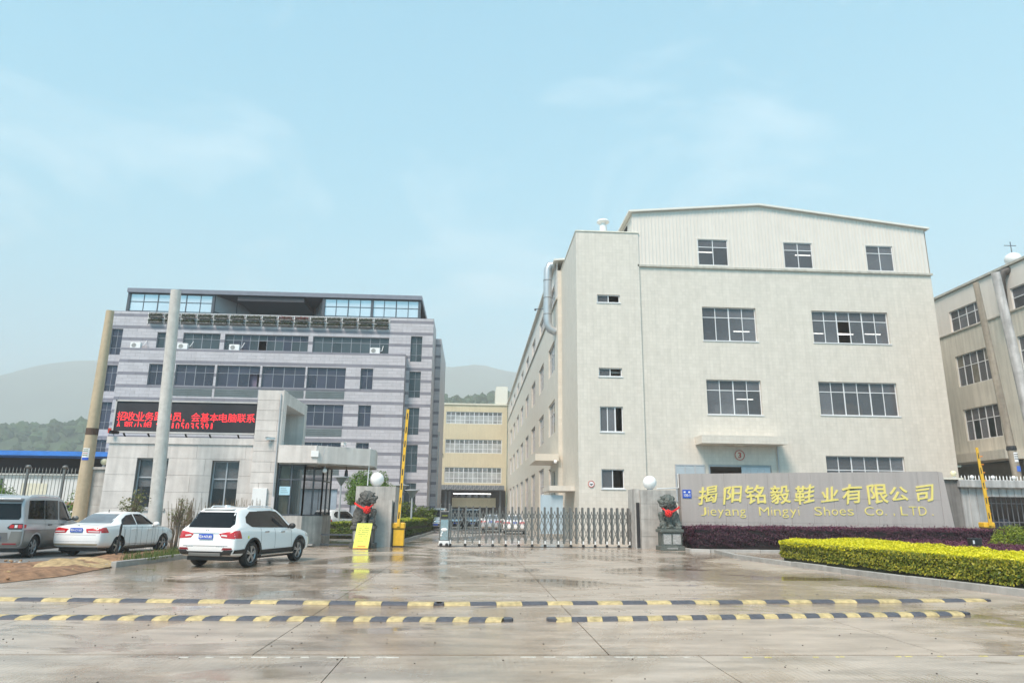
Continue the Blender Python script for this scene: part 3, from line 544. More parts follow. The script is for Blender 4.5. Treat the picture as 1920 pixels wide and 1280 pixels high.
# roof railing
rl = thing('roof_railing', (-18.7, 61.95, 17.78), 'white metal railing along the office roof edge hung with planters', 'railing')
for i in range(16): x = -29.5 + i * 1.44; b = MB(); b.box((x - .03, 61.92, 17.76), (x + .03, 61.98, 18.82)); b.build('post', WHITEP, rl)
for z in (18.78, 18.5, 18.22, 17.95): b = MB(); b.tube([(-29.5, 61.9, z), (-7.9, 61.9, z)], .028, 6); b.build('rail', WHITEP, rl)
def leaves(n, pts, nor, size, wid=.45, jit=.6, fold=.25):
    """n leaf quads: centres pts (n,3), base normals nor (n,3); returns verts, faces"""
    nn = nor + rng.normal(0, jit, (n, 3)); nn /= np.linalg.norm(nn, axis=1)[:, None] + 1e-9
    r = rng.normal(0, 1, (n, 3)); t = np.cross(nn, r); t /= np.linalg.norm(t, axis=1)[:, None] + 1e-9; s = np.cross(nn, t)
    L_ = (size * rng.uniform(.65, 1.3, n))[:, None]; W_ = L_ * wid
    v = np.stack([pts - t * L_ * .5, pts + s * W_ * .5 + nn * L_ * fold * .3, pts + t * L_ * .5, pts - s * W_ * .5 + nn * L_ * fold * .3], 1).reshape(-1, 3)
    return v
def quadmesh(name, v, m, parent=None, local=False):
    n = len(v) // 4; lo, hi = v.min(0), v.max(0); org = np.array([(lo[0] + hi[0]) / 2, (lo[1] + hi[1]) / 2, lo[2]]) if not local else np.zeros(3)
    me = bpy.data.meshes.new(name); me.vertices.add(n * 4); me.vertices.foreach_set('co', (v - org).astype(np.float32).ravel()); me.loops.add(n * 4); me.loops.foreach_set('vertex_index', np.arange(n * 4, dtype=np.int32))
    me.polygons.add(n); me.polygons.foreach_set('loop_start', np.arange(0, n * 4, 4, dtype=np.int32)); me.polygons.foreach_set('loop_total', np.full(n, 4, dtype=np.int32)); me.materials.append(m); me.update(calc_edges=True); me.validate()
    o = bpy.data.objects.new(name, me); COL.objects.link(o)
    if not local: o.location = org; WM[o.name] = Matrix.Translation(org)
    if parent is not None:
        if local: o.parent = parent
        else: setp(o, parent)
    return o
LEAFG = leaf_mat('leaf_green', (.075, .16, .025), (.16, .27, .04)); LEAFP = leaf_mat('planter_leaf', (.03, .06, .02), (.10, .09, .05)); LEAFR = leaf_mat('planter_flower', (.30, .03, .06), (.05, .08, .02))
pl0 = None; ORD = 'first second third fourth fifth sixth seventh eighth ninth tenth eleventh twelfth thirteenth fourteenth fifteenth'.split()
for row, z in ((0, 18.34), (1, 17.86)):
    for i in range(15):
        x = -28.78 + i * 1.44
        if pl0 is None or i in (8, 9):
            pl = thing('planter', (x, 61.72, z), 'x', 'planter', 'planters hung on the office roof railing'); b = MB(); b.box((-.55, -.12, -.06), (.55, .12, .08)); b.build('trough', WHITEP if False else mat('trough_dark', (.16, .15, .14), .6, .1), pl, local=True, bevel=.01)
            n = 260; p = np.stack([rng.uniform(-.58, .58, n), rng.uniform(-.16, .14, n), rng.uniform(.04, .36, n) * rng.uniform(.5, 1, n)], 1); quadmesh('foliage', leaves(n, p, np.tile([0, -.5, .7], (n, 1)), np.full(n, .17)), LEAFR if i in (8, 9) and row == 0 else LEAFP, pl, local=True)
            if pl0 is None: pl0 = pl
        else: pl = copy_tree(pl0, (x, 61.72, z))
        pl['label'] = '%s trough planter, %s from the left in the %s row on the roof railing' % ('red flowering' if i in (8, 9) and row == 0 else 'leafy', ORD[i], ('upper', 'lower')[row])
# air conditioners
ac0 = None
for x0, z0, lab in ((-30.4, 15.28, 'white outdoor air conditioner on the office ledge near the left end'), (-26.35, 15.28, 'white outdoor air conditioner beside the concrete pole on the office ledge'), (-21.85, 15.28, 'white outdoor air conditioner in front of the long fifth floor office window'), (-9.45, 15.28, 'white outdoor air conditioner near the right end of the office ledge')):
    if ac0 is None:
        ac0 = thing('air_conditioner', (x0, 61.25, z0), lab, 'air conditioner', 'air conditioners on the office ledge'); b = MB(); b.box((0, 0, .03), (.88, .34, .58)); b.build('casing', WHITEP, ac0, local=True, bevel=.015)
        b = MB(); b.lathe((.32, -.002, .3), [(.22, 0), (.22, -.012), (.20, -.012), (.20, 0)], 20, 'Y', False); b.build('fan_grille', WHITEP, ac0, local=True); b = MB(); b.lathe((.32, -.001, .3), [(.20, 0), (.20, -.003)], 20, 'Y'); b.build('fan', mat('ac_fan', (.20, .20, .19), .6), ac0, local=True)
        for a in range(5): piece('grille_bar', (.13, -.016, .13 + a * .08), (.51, -.004, .145 + a * .08), WHITEP, ac0, local=True)
        b = MB(); b.tube([(.88, .1, .3), (1.05, .2, .35), (1.08, .7, .9)], .03, 6); b.build('hose', WHITEP, ac0, local=True)
    else: copy_tree(ac0, (x0, 61.25, z0), label=lab)
# ------------------------------------------------------------------ building on the far right
rb = thing('right_building', (40, 48, 0), 'cream factory building with two concrete poles in front, at the right edge', 'building')
FX = Fac('-x', 38); rw = [(48.0, 51.6, 15.98, 17.65), (47.9, 51.65, 11.55, 13.98), (47.9, 51.6, 7.35, 9.75), (42.6, 45.1, 15.6, 17.5), (42.4, 45.2, 11.3, 14.0), (42.4, 45.2, 7.2, 9.8)]; ro = [(46.4, 60, 0, 5.62)]
wall('side_wall', FX, 34, 62, -.1, 15.87, rw[1:3] + rw[4:] + ro, mat('grey_cream_render', (.60, .57, .49), .75, .08, .6, .1, 30, streak=.18), rb, .3); wall('upper_wall', FX, 34, 62, 15.9, 19.15, [rw[0], rw[3]], CLAD, rb, .2)
for i, h in enumerate(rw): window(FX, *h, rb, cols=(4, 5, 5, 2, 3, 3)[i], rows=(.62,), rec=.12, gm=[GLASS, mat('curtain_pane', (.17, .16, .13), .2, .3, 2)] if i == 1 else GLASS, openp=((1, 0), (3, 0)) if i == 2 else ())
b = MB(); b.box((37.9, 34, 15.84), (38.05, 62, 15.93)); b.box((37.85, 34, 19.13), (38.1, 62, 19.3)); b.build('string_course', MATS['ledge_grey'], rb); b = MB(); b.box((38, 34, 19.1), (60, 62, 19.2)); b.build('roof', ROOFM, rb)
b = MB(); b.box((36.6, 46.2, 5.62), (37.99, 53.5, 6.25)); b.build('loading_canopy', MATS['grey_cream_render'], rb); piece('loading_wall', (39.5, 46, 0), (39.7, 60, 5.6), mat('loading_shade', (.30, .28, .25), .8, .15, 1), rb); piece('storey_floor', (38.1, 35, 6.2), (44, 61, 6.3), INTER, rb)
for z in (10.4, 15): piece('storey_floor', (38.1, 35, z), (44, 61, z + .1), INTER, rb)
piece('inner_wall', (44, 35, 0), (44.2, 61, 19), INTER, rb)
b = MB(); b.tube([(37.4, 45.2, 16.0), (37.5, 45.2, 18.2), (37.7, 45.1, 18.7), (38.4, 44.9, 19.0), (39, 44.6, 19.1)], .3, 12); b.build('exhaust_duct', mat('sooty_duct', (.07, .065, .06), .6, .3, 3), rb, smooth=40)
b = MB(); b.lathe((38.8, 45.3, 19.2), [(.35, 0), (.35, .3), (.5, .45), (.55, .7), (.45, .95), (.2, 1.1)], 16); b.build('turbine_vent', WHITEP, rb, smooth=40); b = MB(); b.tube([(38.8, 45.3, 20.2), (38.8, 45.3, 21.2)], .03, 6); b.bar((38.3, 45.3, 20.9), (39.2, 45.3, 20.9), .04, .04); b.build('antenna', DARKF, rb)
# ------------------------------------------------------------------ text
def text_mesh(s, size, ext=.01, bold=0.):
    c = bpy.data.curves.new('txt', 'FONT'); c.body = s; c.size = size; c.extrude = ext; c.offset = bold; c.resolution_u = 3
    o = bpy.data.objects.new('txt', c); COL.objects.link(o); bpy.context.view_layer.update()
    me = bpy.data.meshes.new_from_object(o.evaluated_get(bpy.context.evaluated_depsgraph_get())); bpy.data.objects.remove(o); bpy.data.curves.remove(c)
    return me
def put_text(name, s, cx, y, cz, w, h, m, parent, ext=.01, bold=0., clip=None, keep=False, cursive=None):
    """upright text facing -Y, scaled to w x h about (cx, cz); w None keeps the natural width"""
    me = text_mesh(s, 1, .5, bold); v = np.array([p.co for p in me.vertices]); 
    if len(v) == 0: return None
    lo, hi = v.min(0), v.max(0); sz = h / max(hi[1] - lo[1], 1e-6); sx = (w / max(hi[0] - lo[0], 1e-6)) if w else sz
    vx = (v[:, 0] - (lo[0] + hi[0]) / 2) * sx; vz = (v[:, 1] - (lo[1] + hi[1]) / 2) * sz
    if cursive:     # brush lettering: slant, bowed strokes, rising horizontals
        a, b_, ph = cursive; vx, vz = vx + vz * a + b_ * h * np.sin(vz / h * 3.2 + ph), vz + vx * .13 + .03 * h * np.sin(vx / h * 5 + ph)
    vy = -(v[:, 2] + .5) * ext * 2 * .5
    for i, p in enumerate(me.vertices): p.co = (vx[i], vy[i], vz[i])
    if clip is not None:
        bm = bmesh.new(); bm.from_mesh(me)
        for co, no in clip: bmesh.ops.bisect_plane(bm, geom=bm.verts[:] + bm.edges[:] + bm.faces[:], plane_co=Vector(co) - Vector((cx, y, cz)), plane_no=no, clear_outer=True)
        bm.to_mesh(me); bm.free()
    me.materials.clear(); me.materials.append(m)
    o = bpy.data.objects.new(name, me); COL.objects.link(o); o.location = (cx, y, cz); setp(o, parent); return o
put_text('number', '3', 17.45, 44.945, 5.43, .20, .36, REDP, ds, .012, .02)
# ------------------------------------------------------------------ gatehouse
gh = thing('gatehouse', (-13, 33, 0), 'grey concrete gatehouse with tall pylon, flat canopy and glazed booth', 'gatehouse')
GH = Fac('y', 33.0); gw = [(-15.30, -13.90, 1.62, 3.84), (-11.93, -10.71, 1.62, 3.78)]
wall('front_wall', GH, -16.65, -10.1, -.05, 4.74, gw, mat('board_concrete_joint', (.22, .21, .20), .9), gh, .3)
def blocks(F, u0, u1, rows, widths, holes, m, nm='wall_block', prd=.035, j=.010, seed=0):
    rr = random.Random(seed)
    for i in range(len(rows) - 1):
        u = u0 - (rr.uniform(0, widths) if i % 2 else widths * .5 * 0)
        while u < u1 - .02:
            l, r = max(u, u0), min(u + widths, u1); pr = prd + rr.uniform(-.004, .004)
            if r - l > .05:
                for p in rect_minus((l, r, rows[i], rows[i + 1]), holes):
                    if p[1] - p[0] > .05 and p[3] - p[2] > .04: piece(nm, F.pt(p[0] + j / 2, p[2] + j / 2, .001), F.pt(p[1] - j / 2, p[3] - j / 2, pr), m, gh)
            u += widths
blocks(GH, -16.65, -10.1, [-.05, .75, 1.62, 2.35, 3.1, 3.85, 4.5, 4.76], 2.2, gw, CONC, seed=4)
b = MB(); b.box((-16.75, 32.9, 4.50), (-10.1, 33.1, 4.80)); cpn = b.build('coping', CONC, gh)
b = MB(); b.q([(-16.65, 33, -.05), (-16.65, 33, 4.74), (-16.65, 38, 4.74), (-16.65, 38, -.05)]); b.box((-16.65, 33.2, 4.3), (-8.9, 38, 4.4)); b.build('side_wall', CONC, gh)
for i, h in enumerate(gw):
    o = window(GH, *h, gh, cols=2, rows=(.62,), rec=.2, fm=ALUG, gm=GLASSH, bar=.06, name='window'); piece('roller_blind', (h[0] + .06, 33.27, h[3] - 1.25), (h[1] - .06, 33.28, h[3] - .05), CURT, o); piece('window_sill', (h[0] - .1, 32.9, h[2] - .1), (h[1] + .1, 33.15, h[2] - .005), CONC2, gh)
piece('room_back', (-16.5, 36.5, .1), (-8.9, 36.6, 4.2), INTER, gh); piece('room_floor', (-16.5, 33.3, .05), (-7.2, 36.5, .12), INTER, gh)
# pylon
PY = Fac('y', 32.86); b = MB(); b.box((-10.10, 32.88, -.05), (-8.97, 33.5, 7.08)); b.build('pylon_core', MATS['board_concrete_joint'], gh)
blocks(PY, -10.12, -8.95, [-.05 + .475 * i for i in range(16)], 1.17, [], CONC, 'pylon_block', .03, .012, 5)
b = MB(); b.box((-8.969, 32.84, 4.4), (-8.93, 33.5, 7.10)); b.box((-10.1, 33.5, 6.50), (-8.93, 37.6, 7.06)); b.box((-10.1, 37.1, 0), (-8.93, 37.6, 6.5)); b.build('pylon_frame', CONC, gh); piece('pylon_inner_wall', (-10.1, 33.5, 4.4), (-9.9, 37.1, 6.5), CONC2, gh)
# canopy and booth
poly = [(-8.92, 32.7), (-7.15, 32.7), (-4.95, 34.2), (-4.75, 34.7), (-4.9, 36.5), (-8.92, 36.5)]
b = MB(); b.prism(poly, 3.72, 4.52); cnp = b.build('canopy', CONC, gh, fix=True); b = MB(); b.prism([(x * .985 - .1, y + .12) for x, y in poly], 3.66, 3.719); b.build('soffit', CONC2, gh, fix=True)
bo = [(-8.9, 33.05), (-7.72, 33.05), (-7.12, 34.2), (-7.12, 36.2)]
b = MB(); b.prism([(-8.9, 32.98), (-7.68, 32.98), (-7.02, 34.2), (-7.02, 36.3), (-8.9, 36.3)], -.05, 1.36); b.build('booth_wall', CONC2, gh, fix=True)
for (xa, ya), (xb, yb), n in ((bo[0], bo[1], 2), (bo[1], bo[2], 2), (bo[2], bo[3], 2)):
    b = MB()
    for i in range(n + 1): x = xa + (xb - xa) * i / n; y = ya + (yb - ya) * i / n; b.box((x - .035, y - .035, 1.36), (x + .035, y + .035, 3.66))
    for z in (1.40, 2.98, 3.63): b.bar((xa, ya, z), (xb, yb, z), .06, .06, (0, 0, 1))
    o = b.build('booth_window', DARKF, gh)
    for i in range(n):
        p0 = [xa + (xb - xa) * i / n, ya + (yb - ya) * i / n]; p1 = [xa + (xb - xa) * (i + 1) / n, ya + (yb - ya) * (i + 1) / n]
        for z0, z1 in ((1.43, 2.95), (3.01, 3.6)): q = MB(); q.q([(*p0, z0), (*p1, z0), (*p1, z1), (*p0, z1)]); q.build('pane', GLASSC, o)
piece('booth_ceiling', (-8.9, 33.1, 3.60), (-7.2, 36, 3.65), INTER, gh)
cu = MB()
for i in range(14): x = -8.84 + i * .028; cu.box((x, 33.22 + .03 * (i % 2), 1.4), (x + .028, 33.24 + .03 * (i % 2), 3.6))
cu.build('curtain', CURTY, gh)
tag(MB().box((-8.80, 32.98, 2.28), (-8.32, 32.995, 2.66)).build('notice_sheet', PAPERB), 'pale blue notice sheet taped to the booth window', 'notice'); nb = bpy.data.objects['notice_sheet']
for k_ in range(3): piece('print_line', (-8.74, 32.975, 2.56 - k_ * .09), (-8.5 + .05 * k_, 32.979, 2.575 - k_ * .09), INKD, nb)
tag(MB().box((-9.92, 32.70, 1.70), (-9.28, 32.82, 2.56)).build('white_cabinet', WHITEP, bevel=.01), 'blank white metal cabinet on the front of the gatehouse pylon', 'cabinet')
tag(MB().box((-9.05, 32.72, 1.55), (-8.93, 32.8, 2.2)).build('intercom', mat('intercom_pale', (.55, .52, .52), .5)), 'narrow pale intercom box at the corner of the booth', 'intercom')
def cctv(x, y, z, rz, label, m=WHITEP):
    t = thing('security_camera', (x, y, z), label, 'camera', None, rz); b = MB(); b.tube([(0, 0, 0), (0, 0, .16)], .025, 8); b.build('bracket', ALUG, t, local=True); b = MB(); b.tube([(0, .22, .19), (0, -.22, .16)], .075, 12); b.build('housing', m, t, local=True, smooth=30); b = MB(); b.box((-.085, -.30, .235), (.085, .2, .25)); b.build('visor', m, t, local=True)
    return t
cctv(-6.15, 33.6, 4.52, R_(25), 'white security camera standing on the gatehouse canopy'); cctv(-9.35, 32.75, 4.62, R_(-45), 'white security camera on the gatehouse pylon', WHITEP); cctv(-16.45, 32.85, 4.80, R_(-20), 'dark security camera at the left end of the gatehouse parapet', BLK)
t = thing('wall_box', (-7.25, 32.62, 4.0), 'white junction box with cables on the canopy front', 'junction box'); MB().box((-.17, 0, 0), (.17, .08, .27)).build('casing', WHITEP, t, local=True); b = MB(); b.tube([(.05, .04, .27), (.08, .05, .55)], .012, 5); b.tube([(.3, .1, -.2), (.42, .1, .3), (.5, .3, .56)], .012, 5); b.build('cable', ALUG, t, local=True)
t = thing('hanging_lamp', (-6.0, 34.0, 3.2), 'small black lamp hanging below the gatehouse canopy', 'lamp'); b = MB(); b.tube([(0, 0, .46), (0, 0, .3)], .012, 6); b.build('cord', BLK, t, local=True); b = MB(); b.lathe((0, 0, 0), [(.08, 0), (.09, .05), (.06, .28), (.02, .32)], 12); b.build('lamp_shade', BLK, t, local=True, smooth=40)
t = thing('ceiling_spotlight', (-6.9, 33.4, 3.4), 'pale round spotlight under the gatehouse canopy', 'spotlight'); b = MB(); b.tube([(0, 0, .26), (0, 0, .1)], .02, 6); b.build('stem', ALUG, t, local=True); b = MB(); b.ball((0, 0, .02), .11, 12, 8); b.build('head', IVORY, t, local=True, smooth=1)
b = MB(); b.tube([(-4.98, 34.3, 4.6), (-5.0, 34.25, 2.80)], .025, 6); tag(b.build('white_conduit', WHITEP), 'thin white conduit dropping from the canopy end to the left gate pillar', 'conduit')
b = MB(); b.tube([(-9.05, 32.78, 6.9), (-9.03, 32.78, 4.7), (-9.0, 32.76, .1)], .03, 6); tag(b.build('drain_conduit', ALUG), 'grey conduit running down the edge of the gatehouse pylon', 'conduit')
# LED sign
ld = thing('led_sign', (-13.4, 33.2, 4.8), 'black LED message board with red characters on the gatehouse roof', 'LED sign')
LY = 33.12; b = MB(); b.box((-16.62, LY, 5.06), (-10.22, LY + .18, 6.48)); b.build('screen', LEDB, ld)
b = MB(); b.box((-16.68, LY - .05, 6.46), (-10.2, LY + .2, 6.53)); b.box((-16.68, LY - .05, 5.0), (-10.2, LY + .2, 5.07)); b.box((-16.69, LY - .05, 5.0), (-16.62, LY + .2, 6.53)); b.build('frame', mat('led_frame', (.52, .50, .48), .4, .1), ld)
for x in (-16.2, -15.1, -13.4, -12.3, -11.0): b = MB(); b.bar((x, LY + .1, 5.0), (x + .15, LY + .5, 4.42), .06, .06); b.build('support', BLK, ld)
REDC = mat('red_lamp', (.6, .05, .03), .4); b = MB(); b.box((-16.86, LY - .02, 4.98), (-16.72, LY + .1, 5.2)); b.build('beacon', REDC, ld)
line1 = '招收业务跟单员，会基本电脑联系'; x0, x1 = -16.56, -10.24; st = (x1 - x0) / len(line1)
for i, ch in enumerate(line1): put_text('led_character', ch, x0 + st * (i + .5) if ch != '，' else x0 + st * (i + .2), LY - .004, 5.77 if ch != '，' else 5.60, st * .94 if ch != '，' else .09, st * .97 if ch != '，' else .13, REDL, ld, .004, .0)
cl = [((0, 0, 5.285), (0, 0, -1))]
for i, ch in enumerate('人郭小姐'): put_text('led_character', ch, x0 + st * (i + .3) + .02 * i, LY - .004, 5.34, st * .9, st * .92, REDL, ld, .004, .0, clip=cl)
put_text('led_character', '：', x0 + st * 4.4, LY - .004, 5.34, .06, .24, REDL, ld, .004, .01, clip=cl)
for i, ch in enumerate('18105035391'): put_text('led_character', ch, -14.42 + i * .222, LY - .004, 5.34, .15 if ch != '1' else .07, .33, REDL, ld, .004, .0, clip=[((0, 0, 5.245), (0, 0, -1))])
# ------------------------------------------------------------------ gate pillars, globes, lions
def pillar(x0, x1, step, label, seed):
    t = thing('gate_pillar', ((x0 + x1) / 2, 34.6, 0), label, 'pillar'); rr = random.Random(seed)
    b = MB(); b.box((x0 + .03, 34.06, -.03), (x1 - .03, 35.6, 2.72)); b.build('core', MATS['board_concrete_joint'], t)
    rows = [-.03, .58, 1.36, 2.1, 2.76]; 
    for i in range(4):
        us = [x0, x0 + (x1 - x0) * (.55 if i % 2 else .47), x1]
        for k in range(2): piece('stone_block', (us[k] + .005, 34.02 + rr.uniform(-.006, .006), rows[i] + .005), (us[k + 1] - .005, 35.64, rows[i + 1] - .005), CONC2, t)
    if step: b = MB(); b.box((x0 + 1.02, 33.80, -.03), (x1 - .12, 34.02, 2.12)); b.build('buttress', CONC2, t); piece('slot', (x1 - .07, 33.98, .05), (x1 - .02, 34.0, 2.05), HOLE, t)
    return t
pillar(-5.50, -3.62, True, 'weathered concrete gate pillar left of the sliding gate, behind the lion with its head turned right', 1); pillar(8.16, 9.92, False, 'weathered concrete gate pillar right of the sliding gate, between gate and name wall', 2)
piece_h = MB(); piece_h.box((7.88, 34.1, 0), (8.15, 35.5, 2.8)); o = piece_h.build('gate_recess', CONC2, None); tag(o, 'narrow concrete jamb with dark slot that receives the sliding gate', 'gate jamb'); piece('slot', (7.95, 34.07, .05), (8.11, 34.1, 2.15), HOLE, o)
def globe(x, y, z, r, label, m=IVORY, stem=.0):
    t = thing('globe_lamp', (x, y, z), label, 'globe lamp'); b = MB(); b.ball((0, 0, r + stem), r, 28, 18); b.build('globe', m, t, local=True, smooth=1); b = MB(); b.lathe((0, 0, 0), [(r * .45, 0), (r * .42, .03), (r * .25, stem + .05)], 16); b.build('collar', ALUG, t, local=True); return t
globe(-4.62, 34.6, 2.76, .345, 'big white globe lamp on the left gate pillar'); globe(8.79, 34.6, 2.80, .335, 'big white globe lamp on the right gate pillar')
globe(-17.78, 35, 3.52, .155, 'small ivory globe lamp on the pillar left of the gatehouse', IVORYY, .1); globe(26.33, 37.2, 3.72, .16, 'small ivory globe lamp at the right end of the name wall', IVORYY, .08)
def lion(x, y, label, mirror, m, red_off):
    t = thing('guardian_lion', (x, y, 0), label, 'statue'); s = -1 if mirror else 1
    # pedestal, in steps with relief panels
    b = MB(); b.box((-.56, -.42, 0), (.56, .52, .20)); b.build('plinth', m, t, local=True, bevel=.015); b = MB(); b.box((-.46, -.33, .20), (.46, .43, .80)); pd = b.build('pedestal', m, t, local=True, bevel=.01); b = MB(); b.box((-.55, -.42, .80), (.55, .52, .95)); b.build('cap', m, t, local=True, bevel=.03)
    piece('relief_panel', (-.40, -.345, .28), (-.04, -.325, .74), STONEP, pd, local=True); piece('relief_panel', (.04, -.345, .28), (.40, -.325, .74), STONEP, pd, local=True)
    b = MB(); bx = lambda c, r, sc=(1, 1, 1): b.ball((c[0] * s * 1.16, c[1] * 1.05, c[2] + .95), r * 1.10, 14, 10, sc)
    b.box((-.47, -.36, .95), (.47, .46, 1.05))
    bx((-.20, .18, .34), .30, (1.0, 1.0, 1.0)); bx((-.10, .10, .58), .30, (.95, .9, 1.25)); bx((-.34, .12, .22), .20, (.9, 1.2, 1.0)); bx((-.34, -.10, .16), .12, (1.3, 1.3, .8)); bx((.10, .20, .26), .22); bx((.05, -.05, .78), .25, (1.0, .9, 1.15))
    for lx, ly in ((.02, -.18), (.30, -.12)):
        for k_ in range(8): bx((lx + .01 * k_, ly, .12 + k_ * .075), .085 + .006 * k_)
        bx((lx, ly - .08, .13), .12, (1, 1.2, .7))
    bx((.32, -.2, .20), .15)
    hd = (.12, -.14, 1.26)
    bx(hd, .27, (1.05, 1.0, 1.0)); bx((hd[0] + .19, hd[1] - .10, hd[2] - .05), .16, (1.15, 1.0, .75)); bx((hd[0] + .20, hd[1] - .10, hd[2] - .20), .13, (1.1, 1, .5)); bx((hd[0] + .34, hd[1] - .12, hd[2] + .01), .075); bx((hd[0] + .18, hd[1] - .22, hd[2] + .12), .065); bx((hd[0] + .22, hd[1] - .18, hd[2] + .19), .06, (1.6, 1, .6)); bx((hd[0] - .02, hd[1] - .26, hd[2] + .05), .075, (.7, .7, 1.4))
    rr = random.Random(5)
    for k_ in range(90):      # curls of the mane
        a = rr.uniform(.9, 5.4); e = rr.uniform(-.9, 1.25); dx, dy, dz = math.cos(a) * math.cos(e), math.sin(a) * math.cos(e), math.sin(e)
        if dx > .55: continue
        bx((hd[0] - .04 + dx * .29, hd[1] + .05 + dy * .27, hd[2] + .02 + dz * .27 - .04), rr.uniform(.055, .09))
    for k_ in range(16): bx((-.36 - .06 * math.sin(k_ * .4), .32, .3 + k_ * .05), .09)
    o = b.build('lion_body', m, t, local=True, smooth=1); rm = o.modifiers.new('remesh', 'REMESH'); rm.mode = 'VOXEL'; rm.voxel_size = .019; rm.use_smooth_shade = True
    tx = bpy.data.textures.new('carve' + str(mirror), 'CLOUDS'); tx.noise_scale = .06; dp = o.modifiers.new('carve', 'DISPLACE'); dp.texture = tx; dp.strength = .065; dp.texture_coords = 'LOCAL'
    b = MB(); c = (.16 * s + red_off, -.50, 1.66)
    b.ball(c, .15, 10, 8, (1, .8, 1))
    for k_ in range(26): a = k_ * 2.4; e = math.acos(1 - 2 * (k_ + .5) / 26) - math.pi / 2; b.ball((c[0] + .13 * math.cos(a) * math.cos(e), c[1] + .11 * math.sin(a) * math.cos(e), c[2] + .13 * math.sin(e)), .055, 6, 4)
    b.build('red_bow', RED, t, local=True, smooth=1)
    b = MB(); pts = [(-.46 * s, -.12, 1.96), (-.36 * s, -.26, 1.90), (-.12 * s, -.42, 1.78), (.1 * s, -.50, 1.68)]
    for i in range(3): b.bar(pts[i], pts[i + 1], .08, .04)
    pts = [(.40 * s, -.2, 1.92), (.32 * s, -.38, 1.82), (.18 * s, -.50, 1.68)]
    for i in range(2): b.bar(pts[i], pts[i + 1], .06, .04)
    b.build('red_sash', RED, t, local=True); return t
lion(-4.90, 33.2, 'dark carved stone guardian lion with red bow before the left gate pillar', False, STONE, 0); lr = lion(9.28, 33.1, 'greenish carved stone guardian lion with red bow on its pedestal before the right gate pillar', True, STONEG, 0)
for i in range(9): piece('plinth_mark', (9.02 - 9.28 + i * .055, -.425, .07), (9.06 - 9.28 + i * .055, -.42, .13), STONEP, lr, local=True)
# ------------------------------------------------------------------ yellow notice board
nbd = thing('notice_board', (-4.85, 32.3, 0), 'lime yellow notice board leaning in front of the left stone lion', 'notice board')
def bd(u, v, d=0): # u across 0..1, v up 0..1
    return (-5.14 + u * .66 + v * .10, 31.9 + v * .28 - d, .02 + v * 1.06)
b = MB(); b.q([bd(0, 0), bd(1, 0), bd(1, 1), bd(0, 1)]); b.q([bd(0, 0, -.03), bd(0, 1, -.03), bd(1, 1, -.03), bd(1, 0, -.03)]); b.q([bd(0, 1), bd(1, 1), bd(1, 1, -.03), bd(0, 1, -.03)]); b.q([bd(1, 0), bd(1, 0, -.03), bd(1, 1, -.03), bd(1, 1)]); b.q([bd(0, 0), bd(0, 1), bd(0, 1, -.03), bd(0, 0, -.03)]); b.build('panel', LIME, nbd)
rr = random.Random(3)
for r in range(8):
    m = MB()
    if r == 0: cells = [(.42, .48), (.58, .64)]
    else: cells = [(.18 + i * .075, .18 + i * .075 + rr.uniform(.03, .055)) for i in range(9) if rr.random() > .15]
    for a, c in cells:
        v = .88 - r * .085; m.q([bd(a, v, .003), bd(c, v, .003), bd(c, v + .03, .003), bd(a, v + .03, .003)])
    m.build('print_line', INK, nbd)
m = MB(); m.q([bd(.28, .06, .003), bd(.82, .06, .003), bd(.82, .11, .003), bd(.28, .11, .003)]); m.q([bd(.02, .0, .003), bd(.98, .0, .003), bd(.98, .025, .003), bd(.02, .025, .003)]); m.build('orange_band', ORNG, nbd); b = MB(); b.bar((-4.45, 32.2, 1.0), (-4.5, 32.75, 0), .04, .04); b.bar((-4.98, 32.2, 1.0), (-5.05, 32.75, 0), .04, .04); b.build('prop', BLK, nbd)
# ------------------------------------------------------------------ barrier on the left
def barrier(x, y, h, L_, label, tilt=0., fence=False):
    t = thing('boom_barrier', (x, y, 0), label, 'barrier'); b = MB(); b.box((-.28, -.19, .04), (.28, .19, h - .28)); b.build('cabinet', YEL, t, local=True, bevel=.02); b = MB(); b.box((-.31, -.22, h - .28), (.31, .22, h)); b.build('head', YEL, t, local=True, bevel=.05); b = MB(); b.box((-.30, -.215, h - .30), (.30, .215, h - .285)); b.build('gap', BLK, t, local=True); MB().box((-.26, -.21, 0), (.26, .21, .04)).build('foot', BLK, t, local=True)
    MB().box((-.05, -.225, h - .20), (.05, -.219, h - .12)).build('keyhole_plate', BLK, t, local=True)
    b = MB(); b.bar((.0, -.26, h - .18), (tilt, -.26, h + L_), .13, .05); am = b.build('arm', YEL, t, local=True); n = max(3, int(L_ / .65))
    for i in range(n): z = h + .18 + i * L_ / n; xx = tilt * (z - h) / L_; b = MB(); b.bar((xx, -.288, z), (xx + tilt * .3 / L_, -.288, z + .30), .05, .008); q = b.build('black_stripe', BLK, am, local=True)
    if fence:
        b = MB(); b.bar((.12, -.22, h - .18), (.12 + tilt * 1.0, -.22, h + L_ * .75), .07, .04); b.build('folding_bar', YEL, t, local=True)
        for i in range(9): z = h + i * .42; piece('folding_link', (.0, -.235, z), (.16, -.225, z + .05), ORNG, t, local=True)
    return t
barrier(-3.42, 34.2, 1.10, 5.35, 'tall yellow boom barrier raised beside the left gate pillar', .20); barrier(26.9, 36.0, 1.40, 3.85, 'orange yellow folding boom barrier raised beside the right end of the name wall', -.12, True)
